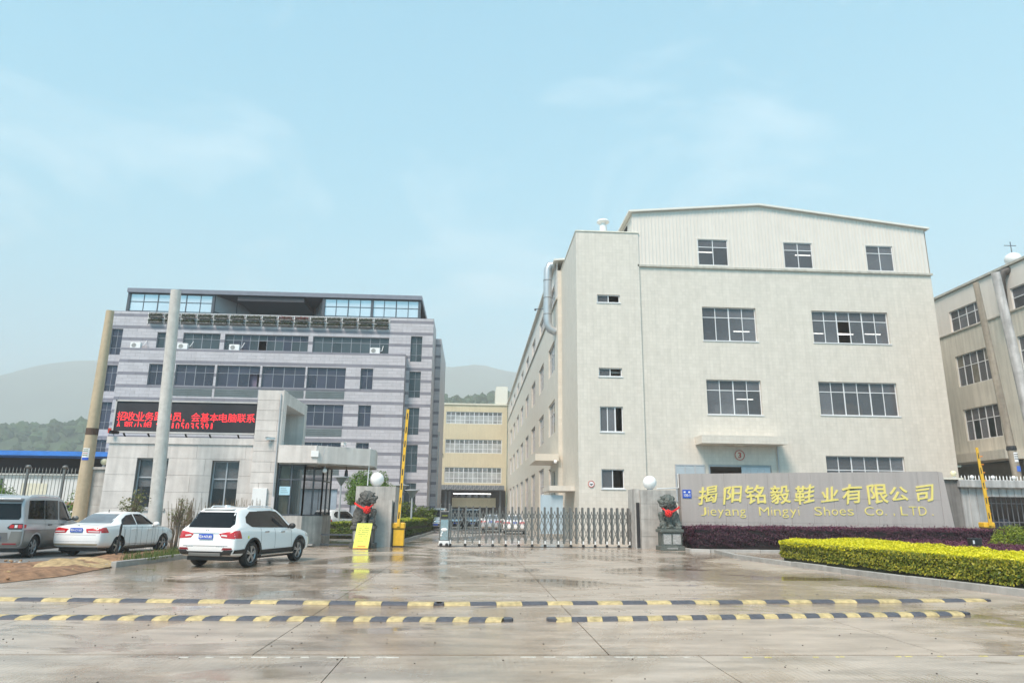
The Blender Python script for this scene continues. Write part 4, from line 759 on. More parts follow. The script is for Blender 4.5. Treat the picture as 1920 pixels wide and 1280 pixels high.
# ------------------------------------------------------------------ sliding gate
gt = thing('sliding_gate', (3.4, 35, 0), 'stainless steel concertina gate stretched across the entrance drive', 'gate')
zx = [160, 212, 262, 312, 360, 406, 452, 497, 542, 587, 632, 680, 725, 770, 815, 862, 907, 950, 995, 1038, 1082, 1125, 1165, 1208, 1248, 1290, 1330, 1370, 1408, 1445, 1475]
px_ = [-.98 + (z - 160) / (1475 - 160) * 9.2 for z in zx]; GY = 35.0
b = MB(); b.bar((-1.6, GY, .012), (8.3, GY, .012), .18, .02, (0, 0, 1)); b.build('floor_track', DARKF, gt)
for i, x in enumerate(px_):
    b = MB()
    for dy in (-.14, .14): b.bar((x, GY + dy, .16), (x, GY + dy, 1.86), .075, .04); b.ball((x, GY + dy, 1.87), .035, 8, 6)
    b.bar((x, GY - .14, 1.80), (x, GY + .14, 1.80), .04, .04); b.bar((x, GY - .14, .22), (x, GY + .14, .22), .04, .04); po = b.build('post', STEEL, gt)
    if i % 2 == 0:
        q = MB(); q.lathe((x, GY - .15, .075), [(.072, 0), (.072, -.04)], 14, 'Y'); q.build('wheel', TYRE, po); q = MB(); q.box((x - .03, GY - .19, .13), (x + .03, GY - .12, .30)); q.build('wheel_cover', WHITEP, po)
for i in range(len(px_) - 1):
    a, c = px_[i] + .03, px_[i + 1] - .03; mid = (a + c) / 2
    for z0, z1 in ((.28, 1.0), (.92, 1.62)):
        for dy in (-.10,):
            q = MB(); q.bar((a, GY + dy, z0), (c, GY + dy, z1), .034, .012); q.build('lattice_bar', STEEL, gt); q = MB(); q.bar((a, GY + dy - .014, z1), (c, GY + dy - .014, z0), .034, .012); q.build('lattice_bar', STEEL, gt)
    q = MB(); q.bar((a, GY - .1, 1.30), (mid, GY - .1, 1.66), .034, .012); q.bar((mid, GY - .1, 1.66), (c, GY - .1, 1.30), .034, .012); q.ball((mid, GY - .1, 1.68), .03, 8, 6); q.build('top_chevron', STEEL, gt)
hd = MB(); hd.box((-1.50, GY - .28, .14), (-1.06, GY + .28, 1.66)); hd = hd.build('drive_unit', STEEL, gt, bevel=.02)
piece('display', (-1.46, GY - .29, 1.30), (-1.10, GY - .282, 1.60), BLK, hd); put_text('display_print', '欢迎光临', -1.28, GY - .293, 1.44, .26, .07, mat('led_green', (.35, .40, .05), .5, 0, emit=.3), hd, .004)
piece('mirror_panel', (-1.46, GY - .29, .30), (-1.10, GY - .282, 1.24), mat('mirror_steel', (.55, .55, .54), .12, .1, 3, metal=.9), hd); b = MB(); b.ball((-1.28, GY - .30, .78), .14, 12, 8, (1.2, .2, .55)); b.bar((-1.36, GY - .30, .70), (-1.44, GY - .30, .52), .05, .03); b.ball((-1.42, GY - .3, .50), .05, 8, 6); b.build('ornament', WHITEP, hd, smooth=1)
b = MB(); b.box((-1.53, GY - .30, .06), (-1.03, GY + .30, .26)); b.build('bumper', WHITEP, hd, bevel=.02)
for x in (-1.42, -1.14): b = MB(); b.lathe((x, GY - .31, .085), [(.08, 0), (.08, -.03)], 14, 'Y'); b.build('wheel', TYRE, hd)
for x in (-1.50, -1.06): b = MB(); b.bar((x, GY - .2, .1), (x, GY - .2, 1.95), .05, .05); b.ball((x, GY - .2, 1.97), .04, 8, 6); b.build('end_post', STEEL, gt)
# low grey rails between gatehouse and left pillar
t = thing('low_rail', (-6.3, 34.2, 0), 'low dark sliding rail between the gatehouse booth and the left gate pillar', 'rail'); 
for z in (.08, .52): b = MB(); b.bar((-7.0, 34.2, z), (-5.55, 34.2, z), .07, .07); b.build('bar', DARKF, t)
# ------------------------------------------------------------------ name wall
sg = thing('name_wall', (18, 36.2, 0), 'long pinkish granite name wall with gold company lettering', 'sign wall')
b = MB(); n0 = [(10.72, 36), (24.85, 36), (25.0, 36.5), (10.72, 36.5)]
vv = [(10.72, 36, -.05), (25.25, 36, -.05), (24.86, 36, 3.93), (24.55, 36, 3.98), (10.72, 36, 3.66)]; bk = [(x, 36.45, z) for x, y, z in vv]; b.q(vv); b.q(bk[::-1])
for i in range(5): j = (i + 1) % 5; b.q([vv[i], bk[i], bk[j], vv[j]])
b.build('slab_core', mat('granite_joint', (.26, .23, .21), .8), sg)
for i in range(12):       # granite facing panels, three courses
    xa, xb = 10.73 + i * 1.155, 10.73 + (i + 1) * 1.155
    for j, (za, zb) in enumerate(((-.04, 1.25), (1.25, 2.5), (2.5, None))):
        top = lambda x: 3.66 + (x - 10.72) / 13.83 * .32
        m = MB(); z1a, z1b = (zb, zb) if zb else (top(xa), top(xb)); g = .004
        m.v = [(xa + g, 35.965, za + g), (xb - g, 35.965, za + g), (xb - g, 35.965, z1b - g), (xa + g, 35.965, z1a - g)]; m.v += [(x, 35.999, z) for x, _, z in m.v]
        for f in ((0, 1, 2, 3), (1, 5, 6, 2), (2, 6, 7, 3), (3, 7, 4, 0), (0, 4, 5, 1)): m.f.append(f); m.m.append(0)
        m.build('granite_panel', GRANITE, sg)
m = MB(); m.v = [(24.60, 35.965, -.04), (25.24, 35.965, -.04), (24.85, 35.965, 3.92), (24.60, 35.965, 3.97)]; m.v += [(x, 35.999, z) for x, _, z in m.v]; m.f = [(0, 1, 2, 3), (1, 5, 6, 2), (2, 6, 7, 3), (3, 7, 4, 0)]; m.m = [0] * 4; m.build('granite_panel', GRANITE, sg)
b = MB(); b.tube([(10.7, 36.2, 3.68), (10.7, 36.2, 2.95), (9.3, 35.2, 2.86)], .03, 6); tag(b.build('white_wall_conduit', WHITEP), 'white conduit bracket between the right pillar and the name wall', 'conduit')
cnx = [12.15, 13.44, 14.63, 15.98, 17.29, 18.60, 19.77, 21.18, 22.34, 23.73]; sgy = 35.962
for i, (ch, x) in enumerate(zip('揭阳铭毅鞋业有限公司', cnx)):
    big = (1.0, .95, 1.05, 1.05, 1.05, .95, 1.1, 1.1, 1.0, .95)[i]
    put_text('gold_character', ch, x, sgy, 2.62 + i * .021, .98 * big * (1.02 if ch != '业' else 1), (.90 if ch not in '业公' else .76) * big, GOLD, sg, .03, .012, cursive=(.05 + .06 * math.sin(i * 2.1), .045, i * 1.3))
for wd, xa, xb in (('Jieyang', 11.70, 14.12), ('Mingyi', 14.72, 16.96), ('Shoes', 17.66, 19.84), ('Co.', 20.32, 21.62)):
    # letters one by one, spread to the width of the word
    ws = {'i': .28, 'j': .3, 'l': .28, '.': .3, 'M': 1.1, 'm': 1.1, 'S': .85, 'C': .9, 'J': .65}; tot = sum(ws.get(c, .72) for c in wd); x = xa
    for c in wd:
        wv = ws.get(c, .72) * (xb - xa) / tot; zc = 1.78 + (x - 11.7) / 12.4 * .16
        hh, dz, ww = (.42, 0, wv * .80) if c.isupper() else (.42, 0, wv * .22) if c == 'i' else (.42, -.0, wv * .7) if c in 'h' else (.42, -.12, wv * .78) if c in 'yg' else (.06, -.18, .06) if c == '.' else (.30, -.06, wv * .78)
        put_text('gold_letter', c, x + wv / 2, sgy, zc + dz, ww, hh, GOLD, sg, .02, -.012); x += wv
for c, x, ww, hh, dz in ((',', 21.95, .06, .13, -.21), ('L', 22.5, .36, .44, 0), ('T', 22.98, .40, .44, 0), ('D', 23.5, .42, .44, 0), ('.', 24.03, .06, .06, -.19)): put_text('gold_letter', c, x, sgy, 1.93 + dz, ww, hh, GOLD, sg, .02, -.012)
hn = thing('house_number_plate', (11.05, 35.94, 2.45), 'small blue house number plate at the left end of the name wall', 'number plate'); MB().box((10.82, 35.935, 2.44), (11.28, 35.96, 2.86)).build('plate', BLUEP, hn); put_text('plate_number', '130-1', 11.05, 35.93, 2.58, .32, .13, PAPER, hn, .004, .02)
for x in (10.93, 11.17): piece('plate_print', (x - .05, 35.93, 2.70), (x + .05, 35.934, 2.78), PAPER, hn)
# ------------------------------------------------------------------ right gate pier and shed front
rp = thing('right_gate_pier', (28, 37.3, 0), 'grey rendered pier and lintel over a dark opening right of the name wall', 'gate pier'); RGR = mat('pale_grey_render', (.46, .46, .455), .7, .1, 2, .2, 30, streak=.3)
MB().box((25.3, 37.0, -.05), (26.45, 38, 3.62)).build('dark_pier', mat('dark_pier_render', (.22, .21, .20), .8, .15, 2, streak=.3), rp); MB().box((25.15, 36.85, 3.62), (26.6, 38.1, 3.72)).build('pier_cap', CREAM_P, rp)
MB().box((26.3, 36.75, 3.2), (36, 38.2, 3.62)).build('cornice', RGR, rp, bevel=.04)
cw = Fac('y', 37.05); wall('panel_wall', cw, 26.46, 36, -.05, 3.2, [(27.78, 31.6, 0, 2.74)], RGR, rp, .4)
for i in range(22): x = 26.5 + i * .43; piece('panel_rib', (x, 37.015, 2.76 if 27.7 < x < 31.6 else 0), (x + .05, 37.049, 3.18), RGR, rp)
piece('skirting', (26.5, 36.99, .95), (27.76, 37.01, 1.12), KERB, rp); piece('dark_backing', (27.5, 39.5, 0), (36, 39.6, 3.2), HOLE, rp)
for i in range(13): x = 27.95 + i * .29; b = MB(); b.bar((x, 37.6, .1), (x, 37.6, 2.72), .035, .035); b.build('gate_bar', mat('bar_grey', (.16, .16, .17), .5), rp)
for z in (.5, 1.4, 2.4): b = MB(); b.bar((27.8, 37.6, z), (31.6, 37.6, z), .04, .04); b.build('gate_rail', MATS['bar_grey'], rp)
t = thing('covered_motorbike', (28.9, 38.3, 0), 'dark tarpaulin covered bulk behind the bars of the right opening', 'covered bike'); b = MB(); b.ball((28.9, 38.3, .75), .8, 14, 10, (1, .6, 1)); b.ball((29.6, 38.3, 1.15), .45, 12, 8); b.ball((28.2, 38.3, 1.3), .3, 12, 8); o = b.build('tarpaulin', mat('dark_blue_tarp', (.03, .035, .06), .5, .3, 6, .8, 10), t, smooth=1)
t = thing('right_spike_rail', (29, 37.4, 3.62), 'row of white spikes with ball finials on the right cornice', 'spiked rail')
for i in range(24):
    x = 26.9 + i * .2
    if i % 6 == 3: b = MB(); b.tube([(x, 37.4, 3.62), (x, 37.4, 3.72)], .04, 8); b.ball((x, 37.4, 3.79), .11, 12, 8); b.build('ball_finial', WHITEP, t, smooth=1)
    else: b = MB(); b.tube([(x, 37.4, 3.62), (x, 37.4, 3.80), (x, 37.4, 3.9)], [.025, .03, .003], 6); b.build('spike', WHITEP, t)
# ------------------------------------------------------------------ utility poles
def pole(name, pts, r0, r1, label, m, cat='utility pole'):
    t = thing(name, pts[0], label, cat); b = MB(); b.tube(pts, r0, 20, r1); b.build('shaft', m, t, smooth=40); return t
def along(a, b_, z): k = (z - a[2]) / (b_[2] - a[2]); return [a[i] + (b_[i] - a[i]) * k for i in range(3)]
pole('utility_pole', [(-13.16, 30.7, -.1), (-13.57, 30.7, 11.17)], .285, .22, 'pale concrete utility pole in front of the gatehouse, beside the white sedan', CONCP)
A, B_ = (-18.28, 34.5, -.1), (-18.33, 34.5, 11.2); t = pole('utility_pole', [A, B_], .33, .185, 'tan concrete utility pole between the left fence and the gatehouse', TANP)
b = MB(); b.lathe(along(A, B_, 5.0), [(.275, 0), (.275, .32)], 20); b.build('brown_band', mat('rust_brown', (.09, .055, .04), .8, .2, 6), t)
def curved_label(t, x, y, z0, z1, r, half, m):
    b = MB(); n = 6
    for i in range(n):
        a0, a1 = -math.pi / 2 - half + 2 * half * i / n, -math.pi / 2 - half + 2 * half * (i + 1) / n
        b.q([(x + r * math.cos(a0), y + r * math.sin(a0), z0), (x + r * math.cos(a1), y + r * math.sin(a1), z0), (x + r * math.cos(a1), y + r * math.sin(a1), z1), (x + r * math.cos(a0), y + r * math.sin(a0), z1)])
    return b.build('poster', m, t)
curved_label(t, -18.3, 34.5, 3.92, 4.36, .29, .55, PAPER); curved_label(t, -18.3, 34.5, 3.80, 3.92, .29, .55, BLUEP)
for k_ in range(4): b = MB(); b.box((-18.42, 34.20, 4.28 - k_ * .09), (-18.2, 34.206, 4.31 - k_ * .09)); b.build('poster_print', INK if k_ != 2 else mat('pink_print', (.5, .2, .2), .6), t)
A, B_ = (32.45, 40, -.1), (31.52, 40, 16.05); t = pole('utility_pole', [A, B_], .26, .17, 'brownish concrete utility pole with dark band and stickers at the right', mat('brown_pole', (.34, .29, .23), .8, .15, 4, .2, 30, streak=.3))
c = along(A, B_, 5.55); b = MB(); b.lathe(c, [(.26, 0), (.27, .1), (.25, .25)], 16); b.build('dark_band', BLK, t); c = along(A, B_, 5.1); curved_label(t, c[0], c[1], 4.85, 5.42, .255, .5, PAPER); curved_label(t, c[0] + .05, c[1], 4.3, 4.62, .262, .45, mat('blue_sticker', (.06, .16, .60), .5))
for k_ in range(3): b = MB(); b.box((c[0] - .12, c[1] - .262, 5.28 - k_ * .13), (c[0] + .10, c[1] - .256, 5.32 - k_ * .13)); b.build('poster_print', INKD, t)
A, B_ = (34.08, 40, -.1), (32.93, 40, 16.75); t = pole('utility_pole', [A, B_], .36, .25, 'thick pale grey stained concrete utility pole at the right edge', mat('stained_pole', (.50, .49, .48), .75, .25, 1.5, .2, 30, streak=.35))
# ------------------------------------------------------------------ left fence, pier, shed
pp = thing('fence_pier', (-17.83, 35, 0), 'stained grey pier with cap left of the gatehouse', 'pier')
for i, (za, zb) in enumerate(((-.05, .9), (.9, 1.75), (1.75, 2.6), (2.6, 3.38))): piece('stone_block', (-18.33, 34.6, za + .005), (-17.32, 35.5, zb - .005), CONC2, pp)
MB().box((-18.45, 34.5, 3.38), (-17.2, 35.6, 3.5)).build('cap', CONC2, pp, bevel=.02)
fn = thing('spiked_fence', (-23, 37, 0), 'galvanised spiked bar fence with ball topped posts at the left', 'fence'); FG = mat('fence_grey', (.30, .29, .27), .5, .15, 3, metal=.3)
for i in range(58):
    x = -28.6 + i * .18; b = MB()
    if i in (14, 24, 34, 44, 4): b.box((x - .05, 36.95, 0), (x + .05, 37.05, 3.5)); b.ball((x, 37, 3.6), .13, 12, 8, (1, 1, .75)); b.build('post', STEEL, fn)
    else: b.tube([(x, 37, .4), (x, 37, 3.36), (x, 37, 3.42), (x, 37, 3.58)], [.018, .018, .026, .003], 6); b.build('bar', FG, fn)
for z in (3.26, 3.05, .5): b = MB(); b.bar((-28.7, 37.02, z), (-18.3, 37.02, z), .04, .03); b.build('rail', FG, fn)
sh = thing('blue_roof_shed', (-36, 62, 0), 'open dark shed with blue sheet roof edge behind the left fence', 'shed')
b = MB(); b.box((-60, 57.8, 5.62), (-29.2, 60.2, 5.98)); b.build('roof_edge', BLUER, sh); b = MB(); b.box((-60, 60.2, 5.6), (-33.2, 75, 5.75)); b.build('roof', BLUER, sh); piece('back_wall', (-60, 66, 0), (-33.1, 66.2, 5.6), HOLE, sh); piece('front_shade', (-60, 60.3, 3.3), (-30, 60.5, 5.6), mat('shed_shade', (.012, .012, .014), .9), sh)  # near-black sheet below the roof edge, the shed's inner shade set in its colour
hut = thing('white_site_hut', (-33, 50, 0), 'white walled low store with brown strip behind the spiked fence', 'hut')
for i, (xa, xb) in enumerate(((-37, -34.6), (-34.5, -31.9), (-31.8, -29.4), (-29.3, -26.9), (-26.8, -24.4))): piece('wall_panel', (xa, 50, 1.75), (xb, 50.1, 3.75 - .0), mat('hut_white', (.66, .655, .63), .6, .08, 1, objrand=.06), hut); piece('wall_panel', (xa, 50.0, .0), (xb, 50.1, 1.4), MATS['hut_white'], hut)
piece('brown_strip', (-37, 49.96, 1.78), (-33.1, 50, 1.98), mat('brown_strip', (.30, .17, .09), .8, .2), hut); piece('brown_strip', (-28.6, 49.96, 1.78), (-24.4, 50, 1.98), MATS['brown_strip'], hut); piece('dark_gap', (-37, 50.05, 1.4), (-24.4, 50.15, 1.75), HOLE, hut); piece('window', (-33.9, 49.96, 2.5), (-31.9, 50, 3.5), mat('hut_window', (.05, .06, .05), .2, .3), hut); piece('cream_board', (-30.6, 49.95, 2.35), (-28.9, 49.99, 3.2), mat('cream_board', (.68, .64, .50), .6), hut); b = MB(); b.box((-37.1, 49.8, 3.76), (-24.3, 53, 3.86)); b.build('roof', ROOFM, hut)
# ------------------------------------------------------------------ courtyard lamps
def lamp_post(x, y, h, label):
    t = thing('yard_lamp', (x, y, 0), label, 'lamp post', 'lamp posts in the yard'); b = MB(); b.tube([(0, 0, 0), (0, 0, h - .5)], .07, 10, .055); b.build('post', ALUG, t, local=True); b = MB(); b.lathe((0, 0, h - .55), [(.07, 0), (.12, .08), (.40, .48)], 16); b.build('lamp_shade', mat('lamp_grey', (.24, .26, .27), .4), t, local=True, smooth=40); b = MB(); b.lathe((0, 0, h - .08), [(.50, 0), (.50, .06), (.2, .09)], 16); b.build('cap', ALUG, t, local=True); return t
lamp_post(-8.15, 44.6, 3.7, 'grey funnel headed yard lamp left of the round green tree'); lamp_post(-4.55, 46, 3.3, 'funnel headed yard lamp partly hidden by the raised barrier arm'); lamp_post(-4.0, 48, 3.05, 'short funnel headed yard lamp right of the raised barrier arm')
# wheel for kerbs
def kerb_run(name, pts, w_, h, m, label, cat='kerb', seg=1.0):
    t = thing(name, (pts[0][0], pts[0][1], 0), label, cat)
    for (xa, ya), (xb, yb) in zip(pts[:-1], pts[1:]):
        L_ = math.hypot(xb - xa, yb - ya); n = max(1, round(L_ / seg)); dx, dy = (xb - xa) / L_, (yb - ya) / L_; nx, ny = -dy * w_ / 2, dx * w_ / 2
        for i in range(n):
            s0, s1 = L_ * i / n + .005, L_ * (i + 1) / n - .005; dz = random.uniform(-.008, .008); b = MB()
            b.prism([(xa + dx * s0 - nx, ya + dy * s0 - ny), (xa + dx * s1 - nx, ya + dy * s1 - ny), (xa + dx * s1 + nx, ya + dy * s1 + ny), (xa + dx * s0 + nx, ya + dy * s0 + ny)], -.1, h + dz); b.build('kerb_stone', m, t, bevel=.012)
    return t
kerb_run('left_kerb', [(-9.95, 20.9), (-9.55, 25.2), (-9.2, 30.0)], .16, .15, KERB, 'grey kerb along the dirt verge behind the white SUV')
kerb_run('hedge_kerb', [(10.7, 31.0), (10.15, 27.2), (10.35, 24.9), (10.75, 21.5), (11.15, 18), (11.75, 14.8), (12.6, 11.6), (13.8, 9.6)], .18, .15, KERB, 'grey stone kerb in front of the clipped yellow hedge', seg=.95)
kerb_run('bed_kerb', [(9.95, 33.6), (9.9, 31.9), (10.6, 31.4), (14, 31.6), (20, 31.8), (26, 31.8)], .15, .13, KERBW, 'pale kerb in front of the purple hedge', seg=1.0)
kerb_run('yard_kerb', [(-3.9, 36.5), (-3.3, 50), (-3.0, 60)], .14, .12, KERB, 'kerb beside the drive inside the gate', seg=1.5)
# ------------------------------------------------------------------ speed bumps
def bump(name, x0, y0, x1, y1, seg, label, first):
    t = thing(name, ((x0 + x1) / 2, (y0 + y1) / 2, 0), label, 'speed bump', 'rubber speed bumps across the apron'); L_ = math.hypot(x1 - x0, y1 - y0); n = round(L_ / seg); dx, dy = (x1 - x0) / L_, (y1 - y0) / L_
    w_ = .30 if seg > .4 else .33; prof = [(-w_ / 2, .0), (-w_ / 2 + .02, .018), (-.07, .043), (.07, .043), (w_ / 2 - .02, .018), (w_ / 2, 0)]
    meshes = []
    for kind in (0, 1):
        m = MB(); l = L_ / n - .006; nx = 10
        sk = .06 if seg < .4 else .0
        for a, z in prof:
            m.v.append((-l / 2 + a * sk * 4, a, z)); 
        for a, z in prof: m.v.append((l / 2 + a * sk * 4, a, z))
        k_ = len(prof)
        for i in range(k_ - 1): m.f.append((i, i + 1, i + 1 + k_, i + k_)); m.m.append(0)
        m.f.append(tuple(reversed(range(k_)))); m.f.append(tuple(range(k_, 2 * k_))); m.m += [0, 0]
        for bx_ in ((-.28 * l, .28 * l) if seg > .4 else (0,)):
            m.lathe((bx_, 0, .042), [(.022, 0), (.022, .005)], 8)
        me = bpy.data.meshes.new('bump_segment'); me.from_pydata(m.v, [], m.f); me.materials.append((RUBY, RUB)[kind]); meshes.append(me)
    for i in range(n):
        o = bpy.data.objects.new('bump_segment', meshes[(i + first) % 2]); COL.objects.link(o); s = L_ * (i + .5) / n; o.location = (x0 + dx * s, y0 + dy * s, .001); o.rotation_euler = (0, 0, math.atan2(dy, dx) + random.uniform(-.006, .006)); setp(o, t)
    for e, sgn in (((x0, y0), -1), ((x1, y1), 1)):
        m = MB(); m.prism([(e[0], e[1] - .14), (e[0] + sgn * .12, e[1] - .10), (e[0] + sgn * .15, e[1]), (e[0] + sgn * .12, e[1] + .10), (e[0], e[1] + .14)][::sgn], 0, .04); m.build('end_cap', RUB, t)
bump('speed_bump', -12.1, 13.75, -.62, 13.14, .46, 'long rear rubber speed bump of wide yellow and black pieces, left half', 0); bump('speed_bump', -.45, 13.14, 10.2, 14.1, .46, 'rear rubber speed bump of wide pieces, right half ending near the yellow hedge', 0)
bump('speed_bump', -10.8, 11.45, .53, 11.3, .245, 'front left rubber speed bump of narrow yellow and black pieces', 1); bump('speed_bump', 1.34, 11.32, 8.4, 12.2, .245, 'front right rubber speed bump of narrow yellow and black pieces', 0)
# ------------------------------------------------------------------ hedges and plants
def in_poly(p, poly):
    x, y = p[:, 0], p[:, 1]; r = np.zeros(len(p), bool); n = len(poly)
    for i in range(n):
        (xa, ya), (xb, yb) = poly[i], poly[(i + 1) % n]
        c = ((ya > y) != (yb > y)) & (x < (xb - xa) * (y - ya) / ((yb - ya) or 1e-9) + xa); r ^= c
    return r
def wob(x, y, s): return np.sin(x * 2.1 + s) * .03 + np.sin(y * 2.7 + s * 2) * .03 + np.sin((x + y) * 5.3 + s) * .018
def hedge(name, poly, h, label, mt, ms, size, dt, dsd, core, base=.08, wid=.5, seed=0, nm='hedge', rag=.0):
    t = thing(name, (sum(p[0] for p in poly) / len(poly), sum(p[1] for p in poly) / len(poly), 0), label, nm)
    xs_ = [p[0] for p in poly]; ys_ = [p[1] for p in poly]; area = abs(sum(poly[i][0] * poly[(i + 1) % len(poly)][1] - poly[(i + 1) % len(poly)][0] * poly[i][1] for i in range(len(poly)))) / 2
    n = int((max(xs_) - min(xs_)) * (max(ys_) - min(ys_)) * dt); p = np.stack([rng.uniform(min(xs_), max(xs_), n), rng.uniform(min(ys_), max(ys_), n), np.zeros(n)], 1); p = p[in_poly(p, poly)]
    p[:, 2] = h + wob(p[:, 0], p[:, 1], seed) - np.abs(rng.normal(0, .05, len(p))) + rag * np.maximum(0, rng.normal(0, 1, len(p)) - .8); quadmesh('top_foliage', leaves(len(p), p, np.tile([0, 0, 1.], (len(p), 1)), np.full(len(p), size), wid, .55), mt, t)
    cx, cy = np.mean(xs_), np.mean(ys_); P_, Nn = [], []; sgn = 1 if sum(poly[i][0] * poly[(i + 1) % len(poly)][1] - poly[(i + 1) % len(poly)][0] * poly[i][1] for i in range(len(poly))) > 0 else -1
    for i in range(len(poly)):
        (xa, ya), (xb, yb) = poly[i], poly[(i + 1) % len(poly)]; L_ = math.hypot(xb - xa, yb - ya); nx, ny = (yb - ya) / L_ * sgn, -(xb - xa) / L_ * sgn
        k = int(L_ * h * dsd); s = rng.uniform(0, 1, k); z = base + (h - base) * rng.uniform(0, 1, k) ** .85; o = wob(xa + (xb - xa) * s, z * 3 + ya, seed + i) * 1.6 - np.abs(rng.normal(0, .06, k)) - .02 - .06 * (z < base + .12)
        P_.append(np.stack([xa + (xb - xa) * s + nx * o, ya + (yb - ya) * s + ny * o, z], 1)); Nn.append(np.tile([nx, ny, .45], (k, 1)))
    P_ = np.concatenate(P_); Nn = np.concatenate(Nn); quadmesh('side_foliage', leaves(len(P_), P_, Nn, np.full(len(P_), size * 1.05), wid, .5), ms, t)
    # woody core
    b = MB(); c_ = np.array([cx, cy]); q = []
    for i in range(len(poly)):
        (xp, yp), (x, y), (xn, yn) = poly[i - 1], poly[i], poly[(i + 1) % len(poly)]
        d1 = np.array([y - yp, -(x - xp)]) * sgn; d2 = np.array([yn - y, -(xn - x)]) * sgn; d = d1 / np.linalg.norm(d1) + d2 / np.linalg.norm(d2); d /= max(.3, np.linalg.norm(d)); q.append((x - d[0] * .15, y - d[1] * .15))
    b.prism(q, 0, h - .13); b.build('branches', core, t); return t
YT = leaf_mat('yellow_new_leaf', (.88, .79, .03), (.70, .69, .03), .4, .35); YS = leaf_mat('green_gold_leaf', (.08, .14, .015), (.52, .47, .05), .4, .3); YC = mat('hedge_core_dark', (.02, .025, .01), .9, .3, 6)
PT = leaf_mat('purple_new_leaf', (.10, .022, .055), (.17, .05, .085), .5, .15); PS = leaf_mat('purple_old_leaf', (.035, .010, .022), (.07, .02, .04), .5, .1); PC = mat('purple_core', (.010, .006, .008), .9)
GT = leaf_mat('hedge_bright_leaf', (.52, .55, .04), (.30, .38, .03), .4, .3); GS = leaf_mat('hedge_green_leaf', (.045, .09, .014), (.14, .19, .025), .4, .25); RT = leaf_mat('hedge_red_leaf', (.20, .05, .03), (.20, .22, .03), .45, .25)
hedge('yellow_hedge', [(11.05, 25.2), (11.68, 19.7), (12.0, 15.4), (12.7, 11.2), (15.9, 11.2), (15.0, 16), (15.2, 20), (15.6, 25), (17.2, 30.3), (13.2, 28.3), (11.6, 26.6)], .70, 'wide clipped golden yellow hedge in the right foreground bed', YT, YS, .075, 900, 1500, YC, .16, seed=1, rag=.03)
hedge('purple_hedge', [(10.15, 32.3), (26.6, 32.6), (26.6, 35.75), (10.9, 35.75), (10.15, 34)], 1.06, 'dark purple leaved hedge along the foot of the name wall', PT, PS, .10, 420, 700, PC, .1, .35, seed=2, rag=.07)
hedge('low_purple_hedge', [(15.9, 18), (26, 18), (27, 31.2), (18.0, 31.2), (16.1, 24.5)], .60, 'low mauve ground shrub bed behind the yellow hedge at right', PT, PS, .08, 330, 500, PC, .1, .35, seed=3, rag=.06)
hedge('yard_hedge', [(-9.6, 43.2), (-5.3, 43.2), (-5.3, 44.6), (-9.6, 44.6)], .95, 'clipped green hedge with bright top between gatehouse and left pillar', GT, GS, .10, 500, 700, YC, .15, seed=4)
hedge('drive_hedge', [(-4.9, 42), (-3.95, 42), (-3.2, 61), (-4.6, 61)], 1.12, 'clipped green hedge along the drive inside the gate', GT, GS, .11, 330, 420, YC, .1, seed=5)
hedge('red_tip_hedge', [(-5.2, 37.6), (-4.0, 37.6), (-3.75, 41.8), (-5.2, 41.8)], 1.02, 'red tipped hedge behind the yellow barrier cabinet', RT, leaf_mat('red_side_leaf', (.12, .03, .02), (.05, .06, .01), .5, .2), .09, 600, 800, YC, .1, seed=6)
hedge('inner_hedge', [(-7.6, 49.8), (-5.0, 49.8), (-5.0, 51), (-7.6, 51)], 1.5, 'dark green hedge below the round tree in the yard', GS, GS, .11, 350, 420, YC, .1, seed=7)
def crown_pts(c, r, n, lumps=26, sq=1.0, seed=0):
    rr = np.random.default_rng(seed); d = rr.normal(0, 1, (lumps, 3)); d /= np.linalg.norm(d, axis=1)[:, None]; lc = d * r * rr.uniform(.45, .82, (lumps, 1)); lr = r * rr.uniform(.24, .42, lumps)
    k = rr.integers(0, lumps, n); e = rr.normal(0, 1, (n, 3)); e /= np.linalg.norm(e, axis=1)[:, None]; p = lc[k] + e * (lr[k] * rr.uniform(.55, 1.05, n) ** .6)[:, None]; p[:, 2] *= sq
    return p + np.array(c), e, lc * [1, 1, sq] + np.array(c)
def tree(x, y, h, cz, r, label, m, n, size, seed, sq=1.0, cat='tree', name='tree'):
    t = thing(name, (x, y, 0), label, cat); p, e, lc = crown_pts((x, y, cz), r, n, seed=seed, sq=sq); quadmesh('crown', leaves(n, p, e + [0, 0, .4], np.full(n, size), .5, .6), m, t)
    b = MB(); b.tube([(x, y, 0), (x + .03, y, cz * .5), (x, y + .03, cz)], .11 * r / 1.6 + .03, 8, .05)
    for q in lc[::2]: b.tube([(x, y, cz * .55), ((x + q[0]) / 2, (y + q[1]) / 2, (cz * .6 + q[2]) / 2 + .1), tuple(q)], [.05, .035, .012], 6)
    b.build('trunk', BARK, t); return t
tree(-6.95, 48.5, 4.6, 2.95, 1.62, 'round bright green tree in the yard behind the left globe lamp', LEAFG, 9000, .14, 3)
tree(-5.0, 55.5, 2.2, 1.3, 1.25, 'dark spreading shrub in front of the office block', GS, 2600, .17, 5, .8, 'shrub', 'shrub'); tree(-3.9, 57.5, 1.8, 1.2, 1.1, 'dark shrub beside the short yard lamp', GS, 2200, .17, 6, .8, 'shrub', 'shrub')
tree(-29.3, 46, 3, 2.3, 1.4, 'bright green shrub seen through the left fence', LEAFG, 3500, .14, 7, .8, 'shrub', 'shrub'); tree(-18.9, 35.9, 2.6, 1.5, .75, 'green climber between the tan pole and the grey pier', LEAFG, 1500, .12, 8, 1.5, 'shrub', 'shrub')
